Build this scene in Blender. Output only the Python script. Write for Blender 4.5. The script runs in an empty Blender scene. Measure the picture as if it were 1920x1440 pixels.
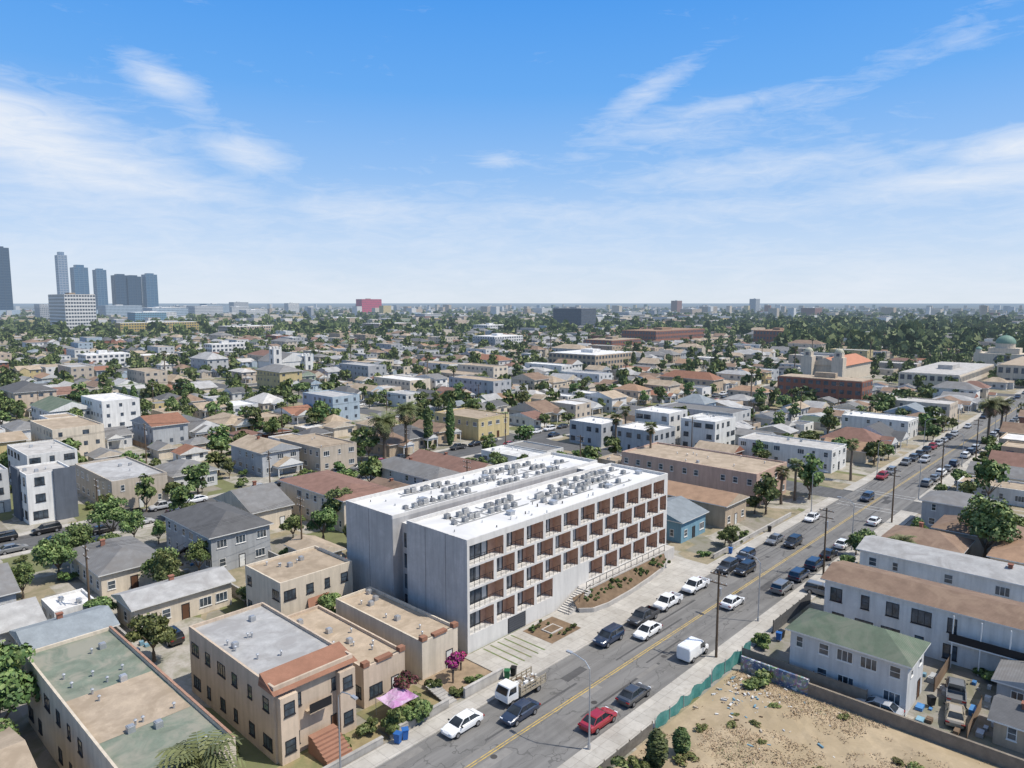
import bpy,math,random
import numpy as np
from mathutils import Vector,Matrix
from mathutils import noise as NZ
R=random.Random(11)
SC=bpy.context.scene;COL=SC.collection
AZ=math.radians(43);CA,SA=math.cos(AZ),math.sin(AZ)
# ---------------- materials
MATS={}
def painted_haze_group():  # aerial haze painted onto surfaces as emission, growing with distance from the origin
    g=bpy.data.node_groups.new('painted_haze','ShaderNodeTree')
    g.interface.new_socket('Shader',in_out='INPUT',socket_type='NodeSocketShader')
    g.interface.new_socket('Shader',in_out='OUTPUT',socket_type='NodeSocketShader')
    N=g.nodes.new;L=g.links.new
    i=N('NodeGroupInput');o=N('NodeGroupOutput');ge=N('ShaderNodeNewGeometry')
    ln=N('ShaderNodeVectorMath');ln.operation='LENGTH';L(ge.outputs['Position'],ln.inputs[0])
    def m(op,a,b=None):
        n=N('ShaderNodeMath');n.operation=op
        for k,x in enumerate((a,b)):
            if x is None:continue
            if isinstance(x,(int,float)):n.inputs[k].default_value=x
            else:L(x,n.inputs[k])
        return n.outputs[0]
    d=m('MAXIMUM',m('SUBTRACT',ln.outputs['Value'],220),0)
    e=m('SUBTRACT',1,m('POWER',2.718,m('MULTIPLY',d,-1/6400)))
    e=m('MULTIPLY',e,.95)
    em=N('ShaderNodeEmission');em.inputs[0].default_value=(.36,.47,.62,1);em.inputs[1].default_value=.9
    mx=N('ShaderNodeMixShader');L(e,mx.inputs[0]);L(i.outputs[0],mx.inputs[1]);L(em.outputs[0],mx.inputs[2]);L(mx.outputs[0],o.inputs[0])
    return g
HG=painted_haze_group()
class NT:
    def __init__(s,nt):s.nt=nt
    def n(s,t,**k):
        x=s.nt.nodes.new('ShaderNode'+t)
        for a,b in k.items():setattr(x,a,b)
        return x
    def set(s,sock,v):
        if isinstance(v,(int,float,tuple)):
            sock.default_value=v
        else:s.nt.links.new(v,sock)
    def m(s,op,a,b=0,c=None):
        n=s.n('Math',operation=op);s.set(n.inputs[0],a);s.set(n.inputs[1],b)
        if c is not None:s.set(n.inputs[2],c)
        return n.outputs[0]
    def noise(s,vec,scale,detail=4,rough=.55,dist=0):
        n=s.n('TexNoise');s.set(n.inputs['Vector'],vec);n.inputs['Scale'].default_value=scale;n.inputs['Detail'].default_value=detail
        n.inputs['Roughness'].default_value=rough;n.inputs['Distortion'].default_value=dist;return n.outputs['Fac']
    def mix(s,f,a,b,bt='MIX'):
        n=s.n('MixRGB',blend_type=bt);s.set(n.inputs[0],f);s.set(n.inputs[1],a);s.set(n.inputs[2],b);return n.outputs[0]
    def ramp(s,f,a,b):
        n=s.n('MapRange',clamp=True);s.set(n.inputs[0],f);n.inputs[1].default_value=a;n.inputs[2].default_value=b;return n.outputs[0]
    def pos(s):return s.n('NewGeometry').outputs['Position']
    def scl(s,vec,v):
        n=s.n('VectorMath',operation='MULTIPLY');s.set(n.inputs[0],vec);n.inputs[1].default_value=v;return n.outputs[0]
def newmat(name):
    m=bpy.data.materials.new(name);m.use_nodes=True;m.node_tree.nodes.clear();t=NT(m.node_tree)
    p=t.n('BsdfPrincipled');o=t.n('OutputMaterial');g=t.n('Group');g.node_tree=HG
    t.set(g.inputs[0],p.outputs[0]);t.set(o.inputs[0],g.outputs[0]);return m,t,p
def c4(c,k=1):return (c[0]*k,c[1]*k,c[2]*k,1)
def mat(name,col,rough=.85,var=.12,scale=.6,spec=.25,metal=0,stain=None,wave=None,orand=.1,streak=0):
    if name in MATS:return MATS[name]
    m,t,p=newmat(name);P=t.pos()
    f=t.ramp(t.noise(P,scale,6,.6),.3,.7)
    c=t.mix(f,c4(col,1-var),c4(col,1+var))
    f2=t.ramp(t.noise(P,scale*9,4,.6),.3,.7);c=t.mix(t.m('MULTIPLY',f2,.4*min(1,var*6)),c,c4(col,.68))
    if stain:
        c=t.mix(t.m('MULTIPLY',t.ramp(t.noise(P,scale*.45,5,.65,.8),.46,.62),.8),c,c4(stain))
    if streak:
        c=t.mix(t.m('MULTIPLY',t.ramp(t.noise(t.scl(P,(1.3,1.3,.12)),1.2,5,.6),.42,.75),streak),c,c4(col,.55))
    if wave:
        w=t.n('TexWave',wave_type='BANDS',bands_direction=wave[0]);t.set(w.inputs['Vector'],P);w.inputs['Scale'].default_value=wave[1];w.inputs['Distortion'].default_value=.6;w.inputs['Detail'].default_value=2
        c=t.mix(t.m('MULTIPLY',t.ramp(w.outputs['Fac'],.1,.6),wave[2]),c,c4(col,.45))
    if orand:
        oi=t.n('ObjectInfo');k=t.m('MULTIPLY_ADD',oi.outputs['Random'],orand*2,1-orand)
        h=t.n('HueSaturation');t.set(h.inputs['Value'],k);t.set(h.inputs['Color'],c);c=h.outputs[0]
    t.set(p.inputs['Base Color'],c);p.inputs['Roughness'].default_value=rough;p.inputs['Metallic'].default_value=metal;p.inputs['Specular IOR Level'].default_value=spec
    MATS[name]=m;return m
def glassm(name,col,rough=.08):
    if name in MATS:return MATS[name]
    m,t,p=newmat(name);f=t.noise(t.pos(),.9,3)
    t.set(p.inputs['Base Color'],t.mix(t.ramp(f,.35,.65),c4(col,.5),c4(col,1.6)));p.inputs['Roughness'].default_value=rough;p.inputs['Specular IOR Level'].default_value=.7
    MATS[name]=m;return m
WALL={'white':(.70,.685,.65),'cream':(.62,.54,.43),'tan':(.47,.375,.275),'beige':(.54,.465,.375),'grey':(.40,.41,.415),'pale grey':(.55,.55,.54),'pale blue':(.42,.50,.56),
 'yellow':(.58,.47,.25),'peach':(.56,.45,.345),'brick':(.29,.135,.095),'dark grey':(.13,.145,.17),'green':(.30,.35,.27),'blue':(.19,.33,.41),'brown':(.24,.16,.11),'gold':(.50,.38,.15),'pink':(.62,.08,.14),'rose':(.55,.39,.31)}
def wall(c):return mat('wall_'+c.replace(' ','_'),WALL[c],.9,.09,.5,.15,streak=.55)
ROOF={'grey':(.235,.232,.228),'dark grey':(.13,.13,.132),'light grey':(.40,.395,.385),'white':(.70,.69,.67),'tan':(.41,.33,.245),'brown':(.245,.17,.125),'green':(.13,.165,.12),'faded green':(.175,.205,.16),
 'red tile':(.32,.165,.11),'reddish brown':(.235,.14,.11),'orange brown':(.36,.235,.155),'blue grey':(.26,.29,.31),'pale':(.50,.48,.45)}
def roofm(c):
    st={'white':(.5,.48,.45),'tan':(.29,.23,.165),'light grey':(.29,.28,.27),'pale':(.36,.34,.31),'faded green':(.28,.265,.215),'brown':(.30,.215,.155),'grey':(.19,.18,.17),'green':(.18,.19,.15)}.get(c)
    return mat('roof_'+c.replace(' ','_'),ROOF[c],.9,.2,.7,.15,stain=st,wave=('X',4.2,.4) if c=='red tile' else (('Z',5,.25) if c not in('white','tan','pale','light grey','faded green') else None))
GL=glassm('window_glass',(.05,.065,.08));DGL=glassm('far_window',(.06,.075,.095),.3)
WF=mat('frame_white',(.66,.65,.62),.6,.03);DF=mat('frame_dark',(.03,.03,.035),.5,.03)
CONC=mat('concrete_plain',(.42,.40,.37),.9,.12,.5,.2,stain=(.30,.28,.25),streak=.5)
METAL=mat('galvanised',(.45,.46,.47),.45,.1,2,.5,.5);WOOD=mat('pole_wood',(.15,.105,.07),.9,.2,2);BLACK=mat('black_paint',(.02,.02,.022),.5,.05)
TRUNK=mat('bark',(.18,.14,.105),.95,.25,3)
# ---------------- mesh helpers
class MB:
    def __init__(s):s.v=[];s.f=[];s.m=[]
    def q(s,pts,mi=0):
        n=len(s.v);s.v+=[tuple(p) for p in pts];s.f.append(tuple(range(n,n+len(pts))));s.m.append(mi)
    def box(s,x0,y0,z0,x1,y1,z1,mi=0,mx=None,top=None):
        mx=mi if mx is None else mx;top=mi if top is None else top
        n=len(s.v);s.v+=[(x0,y0,z0),(x1,y0,z0),(x1,y1,z0),(x0,y1,z0),(x0,y0,z1),(x1,y0,z1),(x1,y1,z1),(x0,y1,z1)]
        for f,k in (((3,2,1,0),mi),((4,5,6,7),top),((0,1,5,4),mi),((1,2,6,5),mx),((2,3,7,6),mi),((3,0,4,7),mx)):
            s.f.append(tuple(n+i for i in f));s.m.append(k)
    def cyl(s,x,y,z0,z1,r,r2=None,n=10,mi=0):
        r2=r if r2 is None else r2
        b=len(s.v)
        for (z,rr) in ((z0,r),(z1,r2)):
            for i in range(n):
                a=6.2832*i/n;s.v.append((x+rr*math.cos(a),y+rr*math.sin(a),z))
        for i in range(n):
            j=(i+1)%n;s.f.append((b+i,b+j,b+n+j,b+n+i));s.m.append(mi)
        s.f.append(tuple(b+n+i for i in range(n)));s.m.append(mi);s.f.append(tuple(b+n-1-i for i in range(n)));s.m.append(mi)
    def tube(s,pts,r,n=5,mi=0):
        b=len(s.v)
        for k,p in enumerate(pts):
            p=Vector(p);d=(Vector(pts[min(k+1,len(pts)-1)])-Vector(pts[max(k-1,0)])).normalized()
            a=d.cross(Vector((0,0,1)))
            if a.length<.05:a=Vector((1,0,0))
            a.normalize();c=d.cross(a);rr=r[k] if isinstance(r,(list,tuple)) else r
            for i in range(n):
                t=6.2832*i/n;s.v.append(tuple(p+a*rr*math.cos(t)+c*rr*math.sin(t)))
        for k in range(len(pts)-1):
            for i in range(n):
                j=(i+1)%n;s.f.append((b+k*n+i,b+k*n+j,b+k*n+n+j,b+k*n+n+i));s.m.append(mi)
    def dome(s,x,y,z,r,h=None,n=16,k=6,mi=0):
        h=h or r;b=len(s.v)
        for j in range(k+1):
            a=1.5708*j/k
            for i in range(n):
                t=6.2832*i/n;s.v.append((x+r*math.cos(a)*math.cos(t),y+r*math.cos(a)*math.sin(t),z+h*math.sin(a)))
        for j in range(k):
            for i in range(n):
                i2=(i+1)%n;s.f.append((b+j*n+i,b+j*n+i2,b+j*n+n+i2,b+j*n+n+i));s.m.append(mi)
    def mesh(s,name,mats):
        me=bpy.data.meshes.new(name);me.from_pydata(s.v,[],s.f)
        for m in mats:me.materials.append(m)
        me.polygons.foreach_set('material_index',s.m);me.update();return me
    def obj(s,name,mats,parent=None,loc=(0,0,0),rz=0,label=None):
        return put(s.mesh(name,mats),name,parent,loc,rz,label)
def put(me,name,parent=None,loc=(0,0,0),rz=0,label=None):
    o=bpy.data.objects.new(name,me);o.location=loc;o.rotation_euler=(0,0,rz);COL.objects.link(o)
    if parent:o.parent=parent
    if label:o['label']=label
    return o
def thing(name,label,cat,x,y,z=0,rz=0,group=None):
    e=put(None,name,None,(x,y,z),rz,label);e['category']=cat;e.empty_display_size=.5
    if group:e['group']=group
    return e
def solo(o,label,cat,group=None,kind=None):
    o['label']=label;o['category']=cat
    if group:o['group']=group
    if kind:o['kind']=kind
    return o
def struct(o):o['kind']='structure';return o
def fr(u,v):return u*CA+v*SA,u*SA-v*CA
def vis(u,v,mg=14):
    f,r=fr(u,v);return f>48 and abs(r)<f*.735+mg
# ---------------- windows / doors
WC={}
def win_mesh(w,h,fm,style=0):
    k=(w,h,fm.name,style)
    if k not in WC:
        b=MB();t=.07;d=.05
        b.box(-w/2,-d,0,-w/2+t,0,h);b.box(w/2-t,-d,0,w/2,0,h);b.box(-w/2+t,-d,h-t,w/2-t,0,h);b.box(-w/2-.06,-d-.05,-.09,w/2+.06,0,0)
        b.box(-w/2+t,-d,0,w/2-t,0,t)
        if style==0:b.box(-w/2+t,-.04,h*.5-.02,w/2-t,0,h*.5+.03)
        else:
            n=max(1,round(w/1.1)-0)
            for i in range(1,n+1):
                x=-w/2+w*i/(n+1);b.box(x-.03,-.04,t,x+.03,0,h-t)
        b.q([(-w/2+t,-.012,t),(w/2-t,-.012,t),(w/2-t,-.012,h-t),(-w/2+t,-.012,h-t)],1)
        WC[k]=b.mesh('window',[fm,GL])
    return WC[k]
def door_mesh(fm,col):
    k=('door',col)
    if k not in WC:
        b=MB();b.box(-.55,-.05,0,-.45,0,2.15);b.box(.45,-.05,0,.55,0,2.15);b.box(-.45,-.05,2.05,.45,0,2.15)
        b.q([(-.45,-.015,0),(.45,-.015,0),(.45,-.015,2.05),(-.45,-.015,2.05)],1);b.box(.3,-.07,1,.38,-.016,1.06,0)
        WC[k]=b.mesh('door',[fm,mat('door_'+col,{'brown':(.12,.06,.035),'dark':(.04,.045,.05),'white':(.65,.65,.62)}[col],.6,.05)])
    return WC[k]
FACE={'-v':0,'-u':-math.pi/2,'+v':math.pi,'+u':math.pi/2}
def facepos(face,hx,hy,t):
    return {'-v':(t,-hy),'-u':(-hx,-t),'+v':(-t,hy),'+u':(hx,t)}[face]
OCC=[]
def occ(x0,y0,x1,y1,m=0):
    for a in OCC:
        if x0<a[2]+m and x1>a[0]-m and y0<a[3]+m and y1>a[1]-m:return True
    return False
def roof_geo(b,hx,hy,h,kind,rise,over,rmi,wmi):
    X,Y=hx+over,hy+over;t=.16;zz=h-.02
    P=[(-X,-Y,zz),(X,-Y,zz),(X,Y,zz),(-X,Y,zz)]
    if kind=='hip':
        if X>=Y:a=(-(X-Y)*1.0,0);c=((X-Y)*1.0,0)
        else:a=(0,-(Y-X));c=(0,Y-X)
        A=(a[0],a[1],zz+rise);C=(c[0],c[1],zz+rise)
        if X>=Y:F=[[P[0],P[1],C,A],[P[1],P[2],C],[P[2],P[3],A,C],[P[3],P[0],A]]
        else:F=[[P[0],P[1],A],[P[1],P[2],C,A],[P[2],P[3],C],[P[3],P[0],A,C]]
        for q in F:b.q(q,rmi)
    else:
        if kind=='gx':
            A=(-X,0,zz+rise);C=(X,0,zz+rise);b.q([P[0],P[1],C,A],rmi);b.q([P[2],P[3],A,C],rmi)
            b.q([P[3],P[0],A],wmi);b.q([P[1],P[2],C],wmi)
        else:
            A=(0,-Y,zz+rise);C=(0,Y,zz+rise);b.q([P[3],P[0],A,C],rmi);b.q([P[1],P[2],C,A],rmi)
            b.q([P[0],P[1],A],wmi);b.q([P[2],P[3],C],wmi)
    for i in range(4):
        p,q=P[i],P[(i+1)%4];b.q([(p[0],p[1],zz-t),(q[0],q[1],zz-t),q,p],2)
    b.q([(p[0],p[1],zz-t) for p in P][::-1],2)
def house(x0,y0,x1,y1,h,kind,wc,rc,st=1,near=True,rise=None,over=.5,name='house',z=0,label=None,frame=None,wins={'-v':None,'-u':None},ww=1.1,wh=1.3,doorf='-v',group=None,vents=3,par=.35,bm=None,cat=None):
    hx,hy=(x1-x0)/2,(y1-y0)/2;cx,cy=(x0+x1)/2,(y0+y1)/2
    if rise is None:rise=min(hx,hy)*.42
    rn={'hip':'hip','gx':'gable','gy':'gable','flat':'flat'}[kind]
    sw={1:'single-storey',2:'two-storey',3:'three-storey'}.get(st,'multi-storey')
    lab=label or f"{sw} {'red brick' if wc=='brick' else wc+' stucco'} house, {rc} {rn} roof"
    own=bm is None
    if own:OCC.append((x0,y0,x1,y1))
    W=MB() if own else bm[0];RF=MB() if own else bm[1]
    wm,rm=wall(wc),roofm(rc)
    def addwin_far(b,mi):
        fh=h/st
        for fc in('-v','-u'):
            Lw=(hx if fc=='-v' else hy)*2;n=max(1,int(Lw/3.1))
            for s in range(st):
                for i in range(n):
                    if R.random()<.18:continue
                    t=(i+.5)/n*Lw-Lw/2+R.uniform(-.3,.3);w=R.choice([.5,.5,.8]);zb=s*fh+.95;zt=s*fh+2.15
                    if fc=='-v':b.q([(t-w,-hy-.02,zb),(t+w,-hy-.02,zb),(t+w,-hy-.02,zt),(t-w,-hy-.02,zt)],mi)
                    else:b.q([(-hx-.02,t+w,zb),(-hx-.02,t-w,zb),(-hx-.02,t-w,zt),(-hx-.02,t+w,zt)],mi)
    if kind=='flat':
        p=.22
        for a,c in (((-hx,-hy),(hx,-hy)),((hx,-hy),(hx,hy)),((hx,hy),(-hx,hy)),((-hx,hy),(-hx,-hy))):
            W.q([(a[0],a[1],0),(c[0],c[1],0),(c[0],c[1],h),(a[0],a[1],h)],0)
        ix,iy=hx-p,hy-p
        o4=[(-hx,-hy),(hx,-hy),(hx,hy),(-hx,hy)];i4=[(-ix,-iy),(ix,-iy),(ix,iy),(-ix,iy)]
        for i in range(4):
            j=(i+1)%4;W.q([(*o4[i],h),(*o4[j],h),(*i4[j],h),(*i4[i],h)],0);W.q([(*i4[i],h),(*i4[j],h),(*i4[j],h-par),(*i4[i],h-par)],0)
        RF.q([(*c,h-par) for c in i4],0)
    else:
        for a,c in (((-hx,-hy),(hx,-hy)),((hx,-hy),(hx,hy)),((hx,hy),(-hx,hy)),((-hx,hy),(-hx,-hy))):
            W.q([(a[0],a[1],0),(c[0],c[1],0),(c[0],c[1],h-.1),(a[0],a[1],h-.1)],0)
        roof_geo(RF,hx,hy,h,kind,rise,over,0,1)
    if not own:return
    if not near:addwin_far(W,1)
    e=thing(name,lab,cat or('apartment building' if st>1 and kind=='flat' else 'house'),cx,cy,z,0,group)
    W.obj('wall',[wm,DGL],e);ro=RF.obj('roof',[rm,wm,WF],e)
    if near:
        fh=h/st;fm=frame or WF
        for fc in wins:
            Lw=(hx if fc[1]=='v' else hy)*2;n=wins[fc] or max(1,int(Lw/3.0))
            for s in range(st):
                for i in range(n):
                    t=(i+.5)/n*Lw-Lw/2
                    if s==0 and fc==doorf and i==n//2:
                        px,py=facepos(fc,hx,hy,t);put(door_mesh(fm,R.choice(['brown','dark','white'])),'door',e,(px,py,0.05),FACE[fc]);continue
                    if R.random()<.12:continue
                    w=ww*R.choice([.7,1,1,1.5]) if ww<2 else ww
                    px,py=facepos(fc,hx,hy,t+R.uniform(-.2,.2));put(win_mesh(round(min(w,Lw/n*.8),1),wh,fm,0 if w<1.5 else 1),'window',e,(px,py,s*fh+(.95 if wh<1.8 else .5)),FACE[fc])
        if kind=='flat':
            for i in range(vents):
                b=MB();x,y=R.uniform(-hx+.8,hx-.8),R.uniform(-hy+.8,hy-.8)
                if R.random()<.7:b.cyl(x,y,h-par,h+.15,.09,n=8);b.cyl(x,y,h+.15,h+.25,.17,.08,n=8)
                else:b.box(x-.3,y-.3,h-par,x+.3,y+.3,h+.2);b.box(x-.22,y-.22,h+.2,x+.22,y+.22,h+.26)
                b.obj('roof_vent',[METAL],ro)
        elif R.random()<.5:
            b=MB();x=R.uniform(-hx*.4,hx*.4);b.box(x,hy*.2,h,x+.6,hy*.2+.5,h+rise+.3);b.box(x-.08,hy*.2-.08,h+rise+.3,x+.68,hy*.2+.58,h+rise+.42);b.obj('chimney',[wall('brick')],ro)
    return e
# ---------------- ground & roads
def ground():
    m,t,p=newmat('ground_lots');P=t.pos()
    v=t.n('TexVoronoi',distance='CHEBYCHEV');t.set(v.inputs['Vector'],t.scl(P,(1/8,1/14,0)));v.inputs['Scale'].default_value=1
    sep=t.n('SeparateColor');t.set(sep.inputs[0],v.outputs['Color']);r=sep.outputs[0];g=sep.outputs[1]
    c=t.mix(t.m('GREATER_THAN',r,.45),(.39,.365,.325,1),(.32,.27,.19,1))
    c=t.mix(t.m('GREATER_THAN',r,.80),c,(.16,.175,.08,1))
    c=t.mix(t.m('MULTIPLY',t.m('GREATER_THAN',g,.72),.8),c,(.25,.235,.215,1))
    n=t.noise(P,.35,7,.65,.5);c=t.mix(t.m('MULTIPLY',t.ramp(n,.43,.63),.6),c,(.12,.13,.06,1))
    c=t.mix(t.m('MULTIPLY',t.ramp(t.noise(P,2.5,5,.7),.4,.7),.45),c,(.19,.16,.125,1))
    ln=t.n('VectorMath',operation='LENGTH');t.set(ln.inputs[0],P)
    fm=t.mix(t.ramp(t.noise(P,.02,6,.7),.42,.6),(.06,.08,.05,1),(.22,.205,.18,1))
    c=t.mix(t.ramp(ln.outputs['Value'],450,1500),c,fm)
    t.set(p.inputs['Base Color'],c);p.inputs['Roughness'].default_value=.95;p.inputs['Specular IOR Level'].default_value=.1
    b=MB();S=60000;b.q([(-S,-S,0),(S,-S,0),(S,S,0),(-S,S,0)]);struct(b.obj('ground',[m]))
ground()
def asphalt(name,col,tar=True):
    m,t,p=newmat(name);P=t.pos()
    c=t.mix(t.ramp(t.noise(t.scl(P,(.05,1,1)),1.1,5,.6),.35,.65),c4(col,.78),c4(col,1.18))
    c=t.mix(t.m('MULTIPLY',t.ramp(t.noise(P,.18,6,.6,1),.5,.62),.55),c,c4(col,.68))
    c=t.mix(t.m('MULTIPLY',t.ramp(t.noise(P,9,3,.7),.35,.75),.4),c,c4(col,1.35))
    if tar:
        v=t.n('TexVoronoi',feature='DISTANCE_TO_EDGE');mm=t.n('VectorMath',operation='ADD')
        nn=t.n('TexNoise');t.set(nn.inputs['Vector'],P);nn.inputs['Scale'].default_value=.6;t.set(mm.inputs[0],t.scl(P,(.16,.3,0)));t.set(mm.inputs[1],t.scl(nn.outputs['Color'],(.7,.7,0)));t.set(v.inputs['Vector'],mm.outputs[0]);v.inputs['Scale'].default_value=1
        c=t.mix(t.m('MULTIPLY',t.m('LESS_THAN',v.outputs['Distance'],.010),.5),c,c4(col,.4))
    t.set(p.inputs['Base Color'],c);p.inputs['Roughness'].default_value=.9;p.inputs['Specular IOR Level'].default_value=.2;MATS[name]=m;return m
ASP=asphalt('asphalt_worn',(.17,.165,.157));ASP2=asphalt('asphalt_side',(.11,.11,.11))
def walkmat():
    m,t,p=newmat('sidewalk_concrete');P=t.pos()
    c=t.mix(t.ramp(t.noise(P,.25,5,.6),.35,.65),(.39,.365,.325,1),(.49,.465,.42,1))
    br=t.n('TexBrick');t.set(br.inputs['Vector'],P);br.inputs['Scale'].default_value=.66;br.inputs['Mortar Size'].default_value=.012;br.offset=0;br.inputs['Color1'].default_value=(1,1,1,1);br.inputs['Color2'].default_value=(.87,.87,.87,1);br.inputs['Mortar'].default_value=(.55,.55,.55,1);br.inputs['Brick Width'].default_value=1;br.inputs['Row Height'].default_value=1
    c=t.mix(1,c,br.outputs['Color'],'MULTIPLY');c=t.mix(t.m('MULTIPLY',t.ramp(t.noise(P,1.7,5,.7),.48,.72),.42),c,(.22,.2,.17,1))
    t.set(p.inputs['Base Color'],c);p.inputs['Roughness'].default_value=.9;p.inputs['Specular IOR Level'].default_value=.2;return m
WALK=walkmat()
VS=[(45,6.2),(148.5,5),(252,5),(355,5),(458,6),(561,5),(664,5),(767,6),(870,5),(-58,5),(-160,5),(-263,5)]
US=[(165,4.6),(400,6),(640,5),(880,6),(-75,5)]
UL,UH=-200,1000
def strip(name,x0,y0,x1,y1,z,m,thick=None):
    b=MB()
    if thick:b.box(x0,y0,z-thick,x1,y1,z)
    else:b.q([(x0,y0,z),(x1,y0,z),(x1,y1,z),(x0,y1,z)])
    return struct(b.obj(name,[m]))
for i,(v,w) in enumerate(VS):
    strip('road',UL,v-w,UH+600,v+w,.012 if i else .02,ASP if i==0 else ASP2)
for u,w in US:
    vs=sorted(VS);lo=-300
    for v,ww in vs+[(960,0)]:
        strip('road',u-w,lo,u+w,v-ww,.008,ASP2);lo=v+ww
us=sorted(US)
for (v,w) in VS:
    lo=UL
    for u,uw in us+[(UH,0)]:
        sw=3.2 if v==45 else 1.8
        if u-uw-lo>5:
            for a,c in ((v-w-sw,v-w),(v+w,v+w+(2.2 if v==45 else sw))):
                strip('pavement',lo,a,u-uw,c,.13,WALK,.13)
        lo=u+uw
YEL=mat('yellow_paint',(.52,.36,.09),.7,.25,3,stain=(.24,.20,.13));WHP=mat('white_road_paint',(.45,.45,.44),.7,.2,3,stain=(.22,.22,.21))
b=MB()
for y in (44.85,45.15):
    x=10
    while x<700:
        L=9;b.q([(x,y-.06,.026),(x+L-.02,y-.06,.026),(x+L-.02,y+.06,.026),(x,y+.06,.026)]);x+=L
struct(b.obj('centre_line_marking',[YEL]))
b=MB()
for x in (157,159.3,170.8,173):b.q([(x,39.2,.027),(x+.25,39.2,.027),(x+.25,50.8,.027),(x,50.8,.027)])
struct(b.obj('lane_marking',[WHP]))
PT=mat('tar_patch',(.09,.088,.087),.9,.2,1);PT2=mat('light_patch',(.22,.21,.195),.9,.15,1)
for i in range(52):
    x=R.uniform(36,300);y=R.choice([R.uniform(39.5,44.3),R.uniform(45.5,50)]);a=R.choice([R.uniform(1.5,5),R.uniform(8,16)]);c=R.uniform(.5,1.6) if a<6 else .25
    b=MB();b.q([(x,y,.023+i*.00002),(x+a,y+R.uniform(-.1,.1),.023+i*.00002),(x+a,y+c,.023+i*.00002),(x,y+c,.023+i*.00002)]);struct(b.obj('road_patch',[R.choice([PT,PT,PT2])]))
for i in range(9):
    MH=MB();MH.cyl(45+i*14,R.uniform(41.5,48.5),.021,.03,.35,n=14);struct(MH.obj('manhole_cover',[mat('iron',(.07,.065,.06),.6)]))
strip('pavement',56,53.4,104.5,60.3,.134,WALK,.134)
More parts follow.
